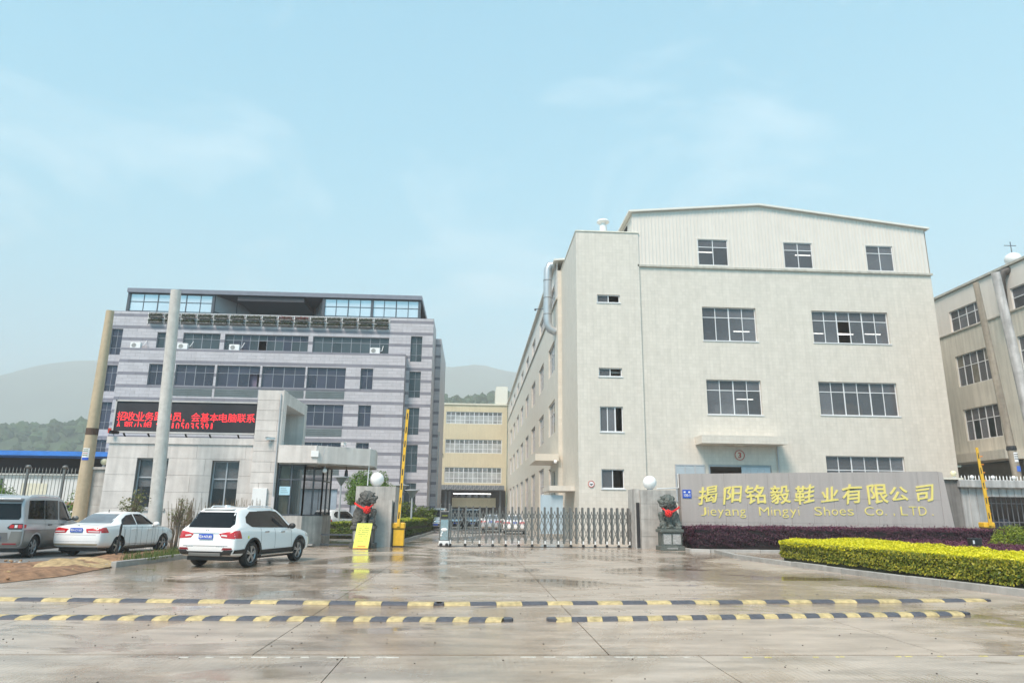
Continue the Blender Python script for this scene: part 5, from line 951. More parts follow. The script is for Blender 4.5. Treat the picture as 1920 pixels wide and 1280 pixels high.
tree(21.6, 27.6, 1.3, .72, .95, 'round clipped lime green bush in the right bed', leaf_mat('lime_leaf', (.34, .40, .03), (.10, .16, .02), .4, .3), 6500, .075, 9, .66, 'bush', 'bush'); tree(23.5, 26.6, .9, .5, .7, 'small lime green bush beside the round clipped bush', MATS['lime_leaf'], 2500, .075, 10, .6, 'bush', 'bush')
tree(-13.0, 28.2, 2.2, 1.75, .62, 'thin leafy sapling in front of the white sedan roof', leaf_mat('sapling_leaf', (.12, .15, .05), (.22, .20, .09), .5, .3), 420, .10, 11, 1.0, 'sapling', 'sapling'); tree(-11.75, 29.5, 2.2, 1.5, .42, 'sparse leafy sapling just right of the pale concrete pole', MATS['sapling_leaf'], 220, .09, 12, 1.6, 'sapling', 'sapling')
rr = random.Random(11)
for i in range(13):     # dry stems behind the SUV
    x, y = -12.4 + i * .30 + rr.uniform(-.1, .1), 30.6 + rr.uniform(-.4, .5); b = MB()
    for k in range(17):
        a = rr.uniform(0, 6.28); tl = rr.uniform(.02, .22); hh = rr.uniform(1.3, 2.1); p0 = (x + rr.uniform(-.15, .15), y + rr.uniform(-.1, .1), 0); p1 = (p0[0] + math.cos(a) * tl * .5, p0[1] + math.sin(a) * tl * .5, hh * .55); p2 = (p0[0] + math.cos(a) * tl * 1.4, p0[1] + math.sin(a) * tl, hh)
        b.tube([p0, p1, p2], [.017, .013, .007], 4)
        if k % 2: b.tube([p1, (p1[0] + rr.uniform(-.2, .2), p1[1], p1[2] + rr.uniform(.2, .5))], [.011, .005], 4)
    tag(b.build('dry_shrub', TWIG), '%s clump of bare dry twigs right of the pale concrete pole' % ORD[i], 'dry shrub', 'dry twiggy shrubs along the gatehouse')
gp = np.array([[rr.uniform(-10.6, -9.55) - .0, rr.uniform(22.4, 29.8), .10] for i in range(1500)]); gv = []
for p in gp:
    a = rr.uniform(0, 6.28); hh = rr.uniform(.08, .26); w_ = .010; d = np.array([math.cos(a), math.sin(a), 0]); l = np.array([rr.uniform(-.08, .08), rr.uniform(-.08, .08), hh]); gv += [p - d * w_, p + d * w_, p + l + d * .002, p + l - d * .002]
tag(quadmesh('grass', np.array(gv), leaf_mat('weed_leaf', (.06, .12, .02), (.14, .17, .05), .5, .2)), 'low green weeds along the left kerb', 'weeds', kind='stuff')
wf = thing('wire_fence', (-11, 25.6, 0), 'thin rusty wire fence with leaning posts beside the white sedan', 'wire fence')
for x, y in ((-11.72, 24.7), (-9.85, 27.0)): b = MB(); b.tube([(x, y, 0), (x + .05, y, 1.1)], .035, 8); b.build('post', BLK, wf)
for i in range(17): k = i / 16; x, y = -11.7 + 1.85 * k, 24.7 + 2.3 * k; b = MB(); b.tube([(x, y, .05), (x + rr.uniform(-.03, .03), y, 1.02)], .004, 4); b.build('wire', DARKF, wf)
for z in (.45, .98): b = MB(); b.tube([(-11.7, 24.7, z), (-9.85, 27.0, z + .03)], .006, 5); b.build('wire', DARKF, wf)
t = thing('flood_lamp', (18.3, 25.2, .5), 'small black flood lamp standing in the mauve shrub bed', 'flood lamp'); MB().box((18.1, 25.1, .62), (18.5, 25.35, .90)).build('housing', BLK, t, bevel=.02); b = MB(); b.tube([(18.3, 25.25, .3), (18.3, 25.25, .62)], .03, 8); b.build('stem', BLK, t); piece('lens', (18.14, 25.09, .70), (18.2, 25.1, .82), ALU, t)
# ------------------------------------------------------------------ cars
def pchip(xk, yk, xq):
    xk = np.asarray(xk, float); yk = np.asarray(yk, float); h = np.diff(xk); d = np.diff(yk, axis=0) / h[:, None]; m = np.zeros_like(yk)
    for i in range(1, len(xk) - 1):
        a, b = d[i - 1], d[i]; ok = a * b > 0; w1, w2 = 2 * h[i] + h[i - 1], h[i] + 2 * h[i - 1]
        with np.errstate(all='ignore'): hm = (w1 + w2) / (w1 / a + w2 / b)
        m[i] = np.where(ok, hm, 0)
    m[0], m[-1] = d[0], d[-1]; i = np.clip(np.searchsorted(xk, xq) - 1, 0, len(h) - 1); t = ((xq - xk[i]) / h[i])[:, None]; H = h[i][:, None]
    return (2 * t**3 - 3 * t**2 + 1) * yk[i] + (t**3 - 2 * t**2 + t) * H * m[i] + (-2 * t**3 + 3 * t**2) * yk[i + 1] + (t**3 - t**2) * H * m[i + 1]
def section(zb, w_, zbelt, wr, zr):
    g = max(zr - zbelt, .02)
    return [(0, zb), (w_ * .80, zb), (w_ * .955, zb + .07), (w_, zb + .22), (w_ * 1.0, (zb + zbelt) * .5 + .06), (w_ * .985, zbelt - .10), (w_ * .955, zbelt - .02), (w_ * .935, zbelt + min(.03, g * .3)), ((w_ * .92 * .45 + wr * .55), zbelt + g * .55), (wr * 1.0, zbelt + g * .86), (wr * .90, zbelt + g * .965), (wr * .55, zr - .006 * 1), (0, zr + .008)]
def car_body(st, dens=.035):
    st = np.array(st, float); K = np.array([np.array(section(*s[1:])).ravel() for s in st]); xq = np.unique(np.concatenate([np.arange(st[0, 0], st[-1, 0], dens), st[:, 0]])); S = pchip(st[:, 0], K, xq).reshape(len(xq), -1, 2)
    tk = np.arange(S.shape[1]); tq = np.linspace(0, S.shape[1] - 1, (S.shape[1] - 1) * 4 + 1); D = np.stack([np.stack([pchip(tk, S[i], tq)], 0)[0] for i in range(len(xq))]); nq = len(tq); V = []
    for i in range(len(xq)):
        V += [(xq[i], -p[0], p[1]) for p in D[i]] + [(xq[i], p[0], p[1]) for p in D[i][-2:0:-1]]
    n = 2 * nq - 2; Fc = []
    for i in range(len(xq) - 1):
        for j in range(n): a, b = i * n + j, i * n + (j + 1) % n; Fc.append((a, b, b + n, a + n))
    Fc.append(tuple(range(n - 1, -1, -1))); e = (len(xq) - 1) * n; Fc.append(tuple(e + j for j in range(n)))
    return V, Fc
def patch(bvh, poly, mode, off, cell=.05, thick=0):
    bm = bmesh.new(); bm.faces.new([bm.verts.new((p[0], p[1], 0)) for p in poly])
    for ax in (0, 1):
        lo, hi = min(p[ax] for p in poly), max(p[ax] for p in poly); n = int((hi - lo) / cell)
        for i in range(1, n + 1):
            co = [0, 0, 0]; no = [0, 0, 0]; co[ax] = lo + (hi - lo) * i / (n + 1); no[ax] = 1; bmesh.ops.bisect_plane(bm, geom=bm.verts[:] + bm.edges[:] + bm.faces[:], plane_co=co, plane_no=no)
    hits = []
    for v in bm.verts:
        u, w_ = v.co.x, v.co.y; o, d = {'R': (Vector((u, -3, w_)), Vector((0, 1, 0))), 'L': (Vector((u, 3, w_)), Vector((0, -1, 0))), 'B': (Vector((-3, u, w_)), Vector((1, 0, 0))), 'F': (Vector((9, u, w_)), Vector((-1, 0, 0))), 'T': (Vector((u, w_, 5)), Vector((0, 0, -1)))}[mode]
        h = bvh.ray_cast(o, d); hits.append((v, o, d, h[0], h[1]))
    good = [h[3] for h in hits if h[3] is not None]
    if not good: bm.free(); return None
    for v, o, d, p, nn in hits:
        if p is None: p = min(good, key=lambda q: (q - o).cross(d).length)
        v.co = p - d * off
    bmesh.ops.recalc_face_normals(bm, faces=bm.faces)
    return bm
def wheel(t, x, y, r, w_, spokes, m_rim, double):
    o = thing('wheel', (x, y, r), None, None) if False else None
    s = -1 if y < 0 else 1; b = MB(); b.lathe((x, y, r), [(r * .66, s * .0), (r * .93, s * .0 + s * .01), (r, -s * .03), (r, -s * (w_ - .03)), (r * .93, -s * w_), (r * .5, -s * w_)], 32, 'Y', False); wh = b.build('wheel', TYRE, t, local=True, smooth=35)
    b = MB(); b.lathe((x, y + s * .002, r), [(r * .68, 0), (r * .70, -s * .012), (r * .64, -s * .03), (r * .62, -s * .06), (r * .61, -s * .061)], 32, 'Y', False); b.build('rim', m_rim, wh, local=True, smooth=35); b = MB(); b.lathe((x, y - s * .05, r), [(r * .60, 0), (r * .1, -s * .004)], 24, 'Y'); b.build('brake_shadow', BLK, wh, local=True)
    b = MB(); b.lathe((x, y - s * .006, r), [(r * .14, 0), (r * .12, s * .01), (.01, s * .012)], 16, 'Y')
    for k in range(spokes):
        a = 2 * math.pi * k / spokes + .3
        for da in ((-.14, .14) if double else (0,)):
            p0 = (x + r * .1 * math.cos(a + da), y - s * .010, r + r * .1 * math.sin(a + da)); p1 = (x + r * .65 * math.cos(a + da * 1.1), y - s * .014, r + r * .65 * math.sin(a + da * 1.1)); b.bar(p0, p1, r * (.10 if double else .17), .022)
    b.build('spokes', m_rim, wh, local=True); return wh
def make_car(name, label, cat, cfg, loc, heading, group=None):
    """car local frame: x forward from the rear bumper, y left, z up"""
    t = thing(name, loc, label, cat, group); V, Fc = car_body(cfg['st']); bvh = BVHTree.FromPolygons([Vector(v) for v in V], Fc)
    me = bpy.data.meshes.new('body'); me.from_pydata(V, [], Fc); me.materials.append(cfg['paint']); me.materials.append(BLK); me.polygons.foreach_set('use_smooth', [True] * len(Fc)); body = bpy.data.objects.new('body', me); COL.objects.link(body)
    hw = max(s[2] for s in cfg['st']); cut = MB(); cut.k = 1
    for x in cfg['axles']:
        for s in (-1, 1): cut.lathe((x, s * (hw - .32), cfg['r'] + .005), [(cfg['arch'], 0), (cfg['arch'], s * .6)], 40, 'Y')
    co = cut.build('cutter', [cfg['paint'], BLK], None, local=True, fix=True)
    bo_ = body.modifiers.new('arches', 'BOOLEAN'); bo_.object = co; bo_.operation = 'DIFFERENCE'; bo_.solver = 'EXACT'
    bpy.context.view_layer.update(); dg = bpy.context.evaluated_depsgraph_get(); nm = bpy.data.meshes.new_from_object(body.evaluated_get(dg))
    if len(nm.polygons) > 100: body.modifiers.clear(); body.data = nm
    else: body.modifiers.clear()
    bpy.data.objects.remove(co); body.data.set_sharp_from_angle(angle=R_(38)); body.name = 'body'; body.parent = t
    for nm_, m_, mode, poly, off, *rest in cfg['patches']:
        for md in (('R', 'L') if mode == 'S' else ('B2',) if mode == 'B2' else (mode,)):
            polys = [poly]
            if md == 'B2': md = 'B'; polys = [poly, [(-p[0], p[1]) for p in poly][::-1]]
            if md == 'F2': md = 'F'; polys = [poly, [(-p[0], p[1]) for p in poly][::-1]]
            for pl in polys:
                bm = patch(bvh, pl, md, off)
                if bm is None: continue
                mm_ = bpy.data.meshes.new(nm_); bm.to_mesh(mm_); bm.free(); mm_.materials.append(m_); mm_.polygons.foreach_set('use_smooth', [True] * len(mm_.polygons)); o = bpy.data.objects.new(nm_, mm_); COL.objects.link(o); o.parent = t
    for x in cfg['axles']:
        for s in (-1, 1): wheel(t, x, s * (hw - cfg.get('tuck', .045)), cfg['r'], .21, cfg['spokes'], cfg.get('rim', RIM), cfg.get('double', False))
    if 'plate' in cfg:
        z, txt, front = cfg['plate']; h = bvh.ray_cast(Vector((-3, 0, z)), Vector((1, 0, 0))) if not front else bvh.ray_cast(Vector((9, 0, z)), Vector((-1, 0, 0))); x = h[0].x - .025 if not front else h[0].x + .025
        b = MB(); b.box((x - .008, -.22, z - .07), (x + .008, .22, z + .07)); po = b.build('licence_plate', BLUEP, t, local=True)
        if txt:
            mt = text_mesh(txt, 1, .5, .02); v = np.array([p.co for p in mt.vertices]); lo, hi = v.min(0), v.max(0)
            for i, p in enumerate(mt.vertices): q = v[i]; yy = -((q[0] - lo[0]) / (hi[0] - lo[0]) - .5) * .40; p.co = (x - .009 - (q[2] + .5) * .003 if not front else x + .009 + (q[2] + .5) * .003, yy if not front else -yy, z + ((q[1] - lo[1]) / (hi[1] - lo[1]) - .5) * .092)
            mt.materials.clear(); mt.materials.append(PAPER); o = bpy.data.objects.new('plate_characters', mt); COL.objects.link(o); o.parent = po
    for x, y, z in cfg.get('mirrors', ()):
        for s in (-1, 1): b = MB(); b.ball((x, s * y, z), .12, 12, 8, (.65, 1.0, .75)); b.bar((x, s * (y - .18), z - .05), (x, s * y, z - .02), .05, .05); b.build('mirror', cfg.get('mirror_mat', BLK), t, local=True, smooth=1)
    for (xa, xb, y, z) in cfg.get('rails', ()):
        for s in (-1, 1):
            zz = lambda x: bvh.ray_cast(Vector((x, s * y, 5)), Vector((0, 0, -1)))[0].z; n = 8; b = MB(); b.tube([(xa, s * y, zz(xa))] + [(xa + (xb - xa) * (i + .5) / n, s * y, zz(xa + (xb - xa) * (i + .5) / n) + z) for i in range(n)] + [(xb, s * y, zz(xb))], .018, 8); b.build('roof_rail', ALU, t, local=True)
    for x, z, m_ in cfg.get('handles', ()):
        for s in (-1, 1):
            y = abs(bvh.ray_cast(Vector((x, s * 3, z)), Vector((0, -s, 0)))[0].y); b = MB(); b.bar((x - .1, s * (y + .022), z), (x + .1, s * (y + .022), z), .03, .022); b.ball((x - .1, s * (y + .01), z), .02, 8, 6); b.ball((x + .1, s * (y + .01), z), .02, 8, 6); b.build('door_handle', m_, t, local=True)
    for nm_, m_, a, b_ in cfg.get('boxes', ()): MB().box(a, b_).build(nm_, m_, t, local=True, bevel=.012)
    if 'badge' in cfg:
        z = cfg['badge']; x = bvh.ray_cast(Vector((-3, 0, z)), Vector((1, 0, 0)))[0].x; b = MB(); b.lathe((x - .004, 0, z), [(.045, 0), (.045, -.012), (.032, -.012), (.032, 0)], 18, 'X', False); b.build('badge', CHROME, t, local=True)
        for yy, ww in ((.50, .22), (-.46, .26)):
            zt = z - cfg.get('script_dz', .30); hx = bvh.ray_cast(Vector((-3, yy, zt)), Vector((1, 0, 0)))[0]
            if hx is not None: b = MB(); [b.box((hx.x - .006, yy - ww / 2 + k * ww / 5, zt - .014), (hx.x + .01, yy - ww / 2 + k * ww / 5 + ww / 7, zt + .014)) for k in range(5)]; b.build('script_badge', CHROME, t, local=True)
    t.location = loc; t.rotation_euler = (0, 0, math.pi / 2 - R_(heading)); return t
def seam(x0, z0, x1, z1, w_=.012): return [(x0 - w_ / 2, z0), (x0 + w_ / 2, z0), (x1 + w_ / 2, z1), (x1 - w_ / 2, z1)]
def hseam(x0, x1, z, w_=.010): return [(x0, z - w_ / 2), (x1, z - w_ / 2), (x1, z + w_ / 2), (x0, z + w_ / 2)]
SEAM = mat('panel_gap', (.10, .10, .10), .7)
def arc(cx, cz, r, a0, a1, n=14): return [(cx + r * math.cos(R_(a0 + (a1 - a0) * i / n)), cz + r * math.sin(R_(a0 + (a1 - a0) * i / n))) for i in range(n + 1)]
# --- white SUV
suv_st = [(0.0, .42, .78, .93, .60, .96), (.05, .36, .88, .99, .66, 1.04), (.14, .33, .91, 1.03, .66, 1.16), (.30, .31, .925, 1.06, .63, 1.40), (.44, .30, .93, 1.07, .62, 1.575), (.62, .30, .93, 1.08, .63, 1.64), (1.2, .29, .93, 1.07, .645, 1.685), (1.9, .29, .925, 1.05, .64, 1.69), (2.5, .29, .925, 1.03, .62, 1.65), (2.9, .29, .925, 1.02, .60, 1.52), (3.3, .29, .925, 1.01, .60, 1.28), (3.62, .30, .92, .99, .62, 1.07), (4.0, .31, .91, .93, .62, .99), (4.35, .33, .86, .84, .58, .90), (4.55, .36, .74, .74, .50, .79), (4.62, .42, .62, .62, .42, .66)]
suv = dict(st=suv_st, paint=CARW, axles=(.93, 3.65), r=.355, arch=.405, spokes=5, double=True, rim=RIM, badge=1.02, script_dz=.42, plate=(.86, '粤A·N7U82', False), mirrors=((2.95, 1.0, 1.12),), rails=((.95, 2.35, .60, .05),), handles=((1.62, .97, CHROME), (2.55, .95, CHROME)), patches=[
    ('rear_window', CARG, 'B', [(-.66, 1.10), (.66, 1.10), (.72, 1.20), (.60, 1.53), (-.60, 1.53), (-.72, 1.20)], .006),
    ('side_window', CARG, 'S', [(.62, 1.24), (.86, 1.12), (1.30, 1.10), (1.32, 1.56), (.95, 1.55), (.68, 1.40)], .006), ('side_window', CARG, 'S', [(1.345, 1.10), (2.08, 1.085), (2.04, 1.585), (1.36, 1.57)], .006), ('side_window', CARG, 'S', [(2.14, 1.085), (3.12, 1.07), (2.80, 1.40), (2.50, 1.56), (2.10, 1.59)], .006), ('pillar_trim', CARG, 'S', [(1.29, 1.10), (1.36, 1.10), (1.37, 1.56), (1.30, 1.56)], .007), ('pillar_trim', CARG, 'S', [(2.06, 1.09), (2.15, 1.09), (2.12, 1.585), (2.03, 1.585)], .007), ('windscreen', CARG, 'F', [(-.62, 1.12), (.62, 1.12), (.52, 1.58), (-.52, 1.58)], .006),
    ('tail_lamp', LAMPR, 'B2', [(.40, .94), (.48, .83), (.88, .80), (.88, 1.02), (.62, .99)], .008), ('tail_lamp', LAMPR, 'S', [(.02, .81), (.32, .81), (.24, 1.03), (.06, 1.02)], .008), ('reversing_lamp', LAMPW, 'B2', [(.46, .88), (.66, .86), (.66, .90), (.48, .92)], .012),
    ('chrome_strip', CHROME, 'B', [(-.42, .935), (.42, .935), (.42, .955), (-.42, .955)], .008), ('bumper_cladding', PLAST, 'B', [(-.78, .36), (.78, .36), (.86, .50), (.60, .50), (.55, .46), (-.55, .46), (-.60, .50), (-.86, .50)], .01), ('reflector', mat('dark_red_reflector', (.22, .01, .015), .3), 'B2', [(.52, .50), (.84, .51), (.82, .56), (.56, .56)], .012),
    ('sill_cladding', PLAST, 'S', [(1.33, .33), (3.26, .33), (3.26, .47), (1.33, .46)], .01), ('arch_trim', PLAST, 'S', arc(.93, .355, .47, -5, 185) + arc(.93, .355, .405, 185, -5), .012), ('arch_trim', PLAST, 'S', arc(3.65, .355, .47, -5, 185) + arc(3.65, .355, .405, 185, -5), .012), ('rear_quarter_cladding', PLAST, 'S', [(.06, .40), (.50, .40), (.48, .52), (.06, .50)], .01),
    ('door_seam', SEAM, 'S', seam(1.33, .48, 1.32, 1.08), .004), ('door_seam', SEAM, 'S', seam(2.12, .48, 2.11, 1.06), .004), ('door_seam', SEAM, 'S', seam(3.12, .48, 3.10, 1.04), .004), ('tailgate_seam', SEAM, 'B', [(-.70, .60), (.70, .60), (.70, .612), (-.70, .612)], .005), ('headlamp', LAMPW, 'S', [(4.05, .80), (4.45, .72), (4.42, .80), (4.05, .90)], .006), ('sunroof', CARG, 'T', [(1.1, -.40), (2.2, -.40), (2.2, .40), (1.1, .40)], .006), ('fuel_sticker', LIME, 'R', [(.60, .80), (.68, .80), (.68, .87), (.60, .87)], .006)],
    boxes=[('rear_spoiler', CARW, (.40, -.50, 1.60), (.62, .50, 1.628)), ('skid_plate', STEEL, (-.02, -.5, .33), (.12, .5, .42)), ('side_step', CHROME, (1.35, -.97, .28), (3.2, -.90, .32)), ('underbody', BLK, (.25, -.72, .20), (4.3, .72, .36)), ('antenna_fin', CARW, (.78, -.03, 1.66), (.98, .03, 1.73))])
hd_ = R_(15); c0 = Vector((-7.22, 21.69, 0)) - Vector((math.sin(hd_), math.cos(hd_), 0)) * .93
make_car('white_suv', 'white SUV with dark windows parked in front of the gatehouse', 'car', suv, c0, 15)
# --- white sedan
sed_st = [(0.0, .40, .72, .80, .52, .84), (.06, .33, .83, .90, .60, .95), (.20, .29, .875, .95, .64, 1.00), (.60, .26, .89, .97, .64, 1.045), (.80, .25, .89, .975, .62, 1.08), (1.15, .24, .89, .98, .58, 1.28), (1.5, .24, .89, .975, .56, 1.415), (1.95, .24, .89, .97, .57, 1.465), (2.45, .24, .89, .955, .565, 1.46), (2.8, .24, .89, .945, .55, 1.37), (3.2, .24, .885, .93, .55, 1.16), (3.55, .25, .88, .90, .58, .985), (4.0, .27, .86, .84, .58, .90), (4.4, .30, .78, .74, .5, .79), (4.55, .36, .66, .64, .42, .68), (4.6, .42, .56, .56, .36, .6)]
sed = dict(st=sed_st, paint=CARW, axles=(.98, 3.66), r=.315, arch=.365, spokes=5, badge=.97, script_dz=.17, plate=(.86, '粤A·C1162', False), mirrors=((2.95, .95, 1.02),), mirror_mat=CARW, handles=((1.75, .86, CARW), (2.7, .85, CARW)), patches=[
    ('rear_window', CARGL, 'B', [(-.62, 1.07), (.62, 1.07), (.50, 1.38), (-.50, 1.38)], .006), ('side_window', CARG, 'S', [(1.10, 1.03), (1.28, 1.20), (1.60, 1.34), (1.92, 1.38), (1.93, 1.02), (1.2, 1.02)], .006), ('side_window', CARG, 'S', [(1.98, 1.02), (1.98, 1.38), (2.45, 1.38), (2.85, 1.20), (3.12, 1.01)], .006), ('windscreen', CARG, 'F', [(-.6, 1.03), (.6, 1.03), (.5, 1.36), (-.5, 1.36)], .006),
    ('tail_lamp', LAMPR, 'B2', [(.30, .90), (.38, .77), (.80, .765), (.83, .94), (.6, .93)], .008), ('tail_lamp', LAMPR, 'S', [(.03, .77), (.38, .77), (.28, .94), (.06, .94)], .008), ('reversing_lamp', LAMPW, 'B2', [(.42, .805), (.78, .795), (.79, .825), (.41, .832)], .012), ('boot_seam', SEAM, 'B', [(-.70, .70), (.70, .70), (.70, .708), (-.70, .708)], .004), ('bumper_crease', SEAM, 'B', [(-.76, .49), (.76, .49), (.76, .496), (-.76, .496)], .004), ('bumper_lower', mat('dusty_bumper', (.42, .34, .24), .6, .2), 'B', [(-.74, .36), (.74, .36), (.78, .42), (-.78, .42)], .006),
    ('door_seam', SEAM, 'S', seam(1.25, .40, 1.2, 1.0), .004), ('door_seam', SEAM, 'S', seam(1.95, .32, 1.95, 1.0), .004), ('door_seam', SEAM, 'S', seam(3.05, .32, 3.05, .98), .004), ('sill_dirt', mat('sill_dark', (.16, .15, .13), .6), 'S', [(1.38, .26), (3.28, .26), (3.28, .31), (1.38, .31)], .006), ('headlamp', LAMPW, 'S', [(4.05, .70), (4.42, .62), (4.42, .70), (4.05, .80)], .006)],  # sills carry a darker strip along their lower edge
    boxes=[('underbody', BLK, (.2, -.7, .17), (4.3, .7, .32)), ('antenna', BLK, (1.5, -.01, 1.42), (1.53, .01, 1.53))])
hd_ = R_(8.5); c0 = Vector((-13.0, 25.75, 0)) - Vector((math.sin(hd_), math.cos(hd_), 0)) * .98
make_car('white_sedan', 'white saloon car with red tail lamps parked beside the pale concrete pole', 'car', sed, c0 + Vector((0, 0, .03)), 8.5)
# --- silver people carrier
van_st = [(0.0, .42, .76, 1.08, .60, 1.12), (.04, .36, .83, 1.12, .66, 1.40), (.09, .33, .845, 1.15, .68, 1.72), (.18, .31, .85, 1.16, .70, 1.86), (.5, .30, .855, 1.16, .71, 1.94), (1.4, .29, .855, 1.15, .71, 1.97), (2.5, .29, .855, 1.13, .70, 1.95), (3.0, .29, .855, 1.11, .66, 1.84), (3.4, .29, .85, 1.09, .62, 1.56), (3.75, .30, .85, 1.06, .62, 1.25), (4.1, .32, .84, 1.0, .62, 1.08), (4.45, .36, .78, .88, .55, .93), (4.6, .42, .66, .74, .46, .78)]
van = dict(st=van_st, paint=CARS, axles=(.85, 3.55), r=.345, arch=.39, spokes=6, badge=None, plate=(.62, '', False), mirrors=((3.25, .98, 1.22),), mirror_mat=CARSD, handles=((1.7, 1.02, PLAST), (2.6, 1.02, PLAST)), patches=[
    ('rear_window', CARG, 'B', [(-.66, 1.20), (.66, 1.20), (.70, 1.28), (.62, 1.70), (-.62, 1.70), (-.70, 1.28)], .008), ('side_window', CARG, 'S', [(.28, 1.22), (1.36, 1.20), (1.34, 1.82), (.36, 1.80)], .006), ('side_window', CARG, 'S', [(1.40, 1.20), (2.35, 1.18), (2.32, 1.82), (1.38, 1.82)], .006), ('side_window', CARG, 'S', [(2.44, 1.18), (3.35, 1.13), (3.02, 1.60), (2.75, 1.78), (2.42, 1.80)], .006), ('windscreen', CARG, 'F', [(-.62, 1.2), (.62, 1.2), (.52, 1.78), (-.52, 1.78)], .006),
    ('lamp_surround', PLAST, 'B2', [(.36, .96), (.42, .90), (.80, .90), (.80, 1.08), (.50, 1.08)], .008), ('tail_lamp', LAMPR, 'B2', [(.42, .95), (.56, .94), (.56, 1.04), (.46, 1.05)], .013), ('reversing_lamp', LAMPW, 'B2', [(.58, .95), (.66, .95), (.66, 1.04), (.58, 1.04)], .013), ('tail_lamp', LAMPR, 'B2', [(.68, .94), (.79, .94), (.79, 1.05), (.68, 1.05)], .013), ('tail_lamp', LAMPR, 'S', [(.02, .94), (.14, .94), (.14, 1.05), (.02, 1.05)], .008),
    ('lower_body', CARSD, 'S', [(.02, .36), (.44, .36), (.50, .60), (.62, .74), (.85, .80), (1.10, .74), (1.22, .60), (1.26, .34), (3.12, .34), (3.2, .6), (3.35, .74), (3.35, .84), (.02, .86)], .005), ('rear_bumper', CARSD, 'B', [(-.80, .38), (.80, .38), (.82, .84), (.50, .84), (.46, .60), (-.46, .60), (-.50, .84), (-.82, .84)], .006), ('trim_line', SEAM, 'S', [(.02, .865), (3.3, .845), (3.3, .86), (.02, .88)], .006), ('door_seam', SEAM, 'S', seam(1.38, .5, 1.37, 1.19), .004), ('door_seam', SEAM, 'S', seam(2.40, .4, 2.39, 1.17), .004), ('plate_recess', mat('plate_recess', (.12, .12, .12), .5), 'B', [(-.44, .52), (.44, .52), (.40, .80), (-.40, .80)], .008), ('bumper_reflector', MATS['dark_red_reflector'], 'B2', [(.30, .44), (.70, .44), (.70, .48), (.30, .48)], .012)],
    boxes=[('rear_spoiler', CARS, (-.05, -.64, 1.80), (.30, .64, 1.86)), ('underbody', BLK, (.2, -.7, .2), (4.3, .7, .36))], rails=((.5, 2.6, .62, .04),))
van.pop('badge'); hd_ = R_(-6); c0 = Vector((-15.05, 24.3, 0)) - Vector((math.sin(hd_), math.cos(hd_), 0)) * .85
make_car('silver_van', 'silver and taupe people carrier parked at the left edge', 'van', van, c0 + Vector((0, 0, .02)), -6)
# --- cars in the yard: the same bodies, simpler trim
s2 = dict(suv); s2['plate'] = (.86, '', False); make_car('parked_suv', 'white hatchback parked behind the yard hedge, seen past the booth', 'car', s2, (-10.4, 49.5, 0), 24)
s3 = dict(sed); s3['paint'] = mat('pale_silver_paint', (.55, .56, .57), .3, .02, metal=.3, coat=.4); make_car('parked_saloon', 'pale silver saloon parked beside the white hatchback in the yard', 'car', s3, (-8.0, 54.5, 0), 30)
s4 = dict(sed); make_car('yard_sedan', 'white saloon parked rear outward behind the sliding gate', 'car', s4, (3.35, 55.5, 0), 4)
s6 = dict(sed); s6['paint'] = MATS['pale_silver_paint']; make_car('yard_saloon', 'pale saloon parked left of the white saloon behind the gate', 'car', s6, (1.7, 61, 0), 3)
mpv = dict(van); mpv['paint'] = CARW; mpv['plate'] = (.52, '', True); mpv['patches'] = [p for p in van['patches'] if p[0] in ('rear_window', 'side_window', 'door_seam')] + [('windscreen', CARG, 'F', [(-.68, 1.16), (.68, 1.16), (.58, 1.80), (-.58, 1.80)], .01), ('grille', CHROME, 'F', [(-.40, .72), (.40, .72), (.46, .90), (-.46, .90)], .012), ('headlamp', LAMPW, 'F', [(.48, .74), (.74, .80), (.76, .96), (.52, .90)], .012), ('headlamp', LAMPW, 'F', [(-.48, .74), (-.52, .90), (-.76, .96), (-.74, .80)], .012), ('air_intake', PLAST, 'F', [(-.5, .44), (.5, .44), (.44, .6), (-.44, .6)], .01)]
make_car('white_people_carrier', 'white people carrier facing out on the drive beside the hedge', 'van', mpv, (-3.0, 68.5, 0), 182)
for x, lab, mc in ((-1.5, 'dark car with bright grille parked under the far porch at left', BLK), (.2, 'dark car with bright grille parked under the far porch at right', mat('dark_blue_paint', (.03, .035, .05), .3, coat=.5))):
    c5 = dict(mpv); c5['paint'] = mc; c5['plate'] = (.52, '', True); make_car('dark_car', lab, 'car', c5, (x, 78, 0), 181)
# ------------------------------------------------------------------ hills and haze
from mathutils import noise
def ridge(name, pts, y0, yr, y1, x0, x1, step, amp, m, fine):
    xs_ = np.arange(x0, x1 + step, step); ys_ = np.arange(y0, y1 + step, step); v = []; px = [p[0] for p in pts]; pz = [p[1] for p in pts]
    for x in xs_:
        for y in ys_:
            k = (y - y0) / (yr - y0) if y < yr else 1 - (y - yr) / (y1 - yr) * .5
            z = np.interp(x, px, pz) * (math.sin(max(0, k) * math.pi / 2) ** 1.1) + noise.noise(Vector((x / fine, y / fine, 3))) * amp * min(1, k * 3) + noise.noise(Vector((x / fine * 3.1, y / fine * 3.1, 9))) * amp * .35 * min(1, k * 3); v.append((x, y, max(z, -.3) - .3))
    n = len(ys_); f = [(i * n + j, (i + 1) * n + j, (i + 1) * n + j + 1, i * n + j + 1) for i in range(len(xs_) - 1) for j in range(n - 1)]
    me = bpy.data.meshes.new(name); me.from_pydata(v, [], f); me.materials.append(m); me.polygons.foreach_set('use_smooth', [True] * len(f)); o = bpy.data.objects.new(name, me); COL.objects.link(o); tag(o, kind='structure'); return xs_, ys_, v
HILL = mat('wooded_hill', (.045, .075, .03), .95, .35, .05)
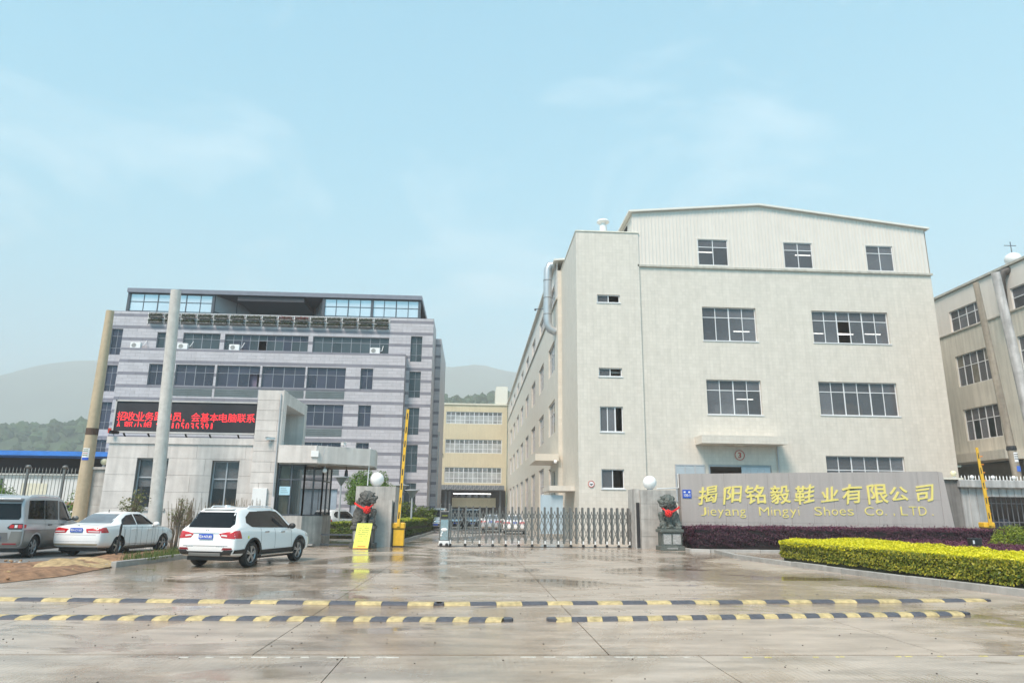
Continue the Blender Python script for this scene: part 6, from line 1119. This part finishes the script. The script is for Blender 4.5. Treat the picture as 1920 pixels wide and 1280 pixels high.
X_, Y_, hv = ridge('hill', [(-900, 55), (-457, 68), (-378, 74), (-200, 95), (-35, 107), (33, 116), (150, 122), (500, 90), (900, 60)], 430, 700, 900, -720, 460, 12, 7, HILL, 70)
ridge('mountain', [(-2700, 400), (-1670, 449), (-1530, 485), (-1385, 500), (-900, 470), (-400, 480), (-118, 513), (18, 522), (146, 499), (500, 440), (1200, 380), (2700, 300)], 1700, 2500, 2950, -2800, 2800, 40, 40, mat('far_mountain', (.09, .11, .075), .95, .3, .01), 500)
hv = np.array(hv); sel = hv[(hv[:, 1] > 520) & (hv[:, 1] < 760) & ((hv[:, 0] < -240) | (np.abs(hv[:, 0]) < 130))]; sv, sf = [], []
ico = MB().ball((0, 0, 0), 1, 7, 5)
for p in sel[rng.permutation(len(sel))[:3600]]:
    r = rng.uniform(2.2, 5.5); q = np.array(ico.v) * [r, r, r * rng.uniform(.8, 1.2)] * rng.uniform(.65, 1.3, (len(ico.v), 1)) + p + rng.uniform(-6, 6, 3) * [1, 1, .0] + [0, 0, r * .3]; n = len(sv); sv += [tuple(a) for a in q]; sf += [tuple(n + i for i in f) for f in ico.f]
me = bpy.data.meshes.new('forest'); me.from_pydata(sv, [], sf); me.materials.append(mat('forest_green', (.05, .085, .03), .95, .3, .1, island=.35)); fo = bpy.data.objects.new('forest', me); COL.objects.link(fo); tag(fo, 'wooded slope of distant green trees above the far roofs', 'forest', kind='stuff')
hz = MB().box((-3100, -120, -1.3), (3100, 3300, 620)); hm = bpy.data.materials.new('haze_air'); hm.use_nodes = True; hn_ = hm.node_tree.nodes; hn_.clear(); o_ = hn_.new('ShaderNodeOutputMaterial'); pv = hn_.new('ShaderNodeVolumePrincipled'); pv.inputs['Color'].default_value = (.98, .98, .98, 1); pv.inputs['Density'].default_value = .00066; pv.inputs['Anisotropy'].default_value = -.15
hm.node_tree.links.new(pv.outputs[0], o_.inputs['Volume']); tag(hz.build('haze', hm), 'pale damp haze between the yard and the hills', 'haze', kind='stuff')
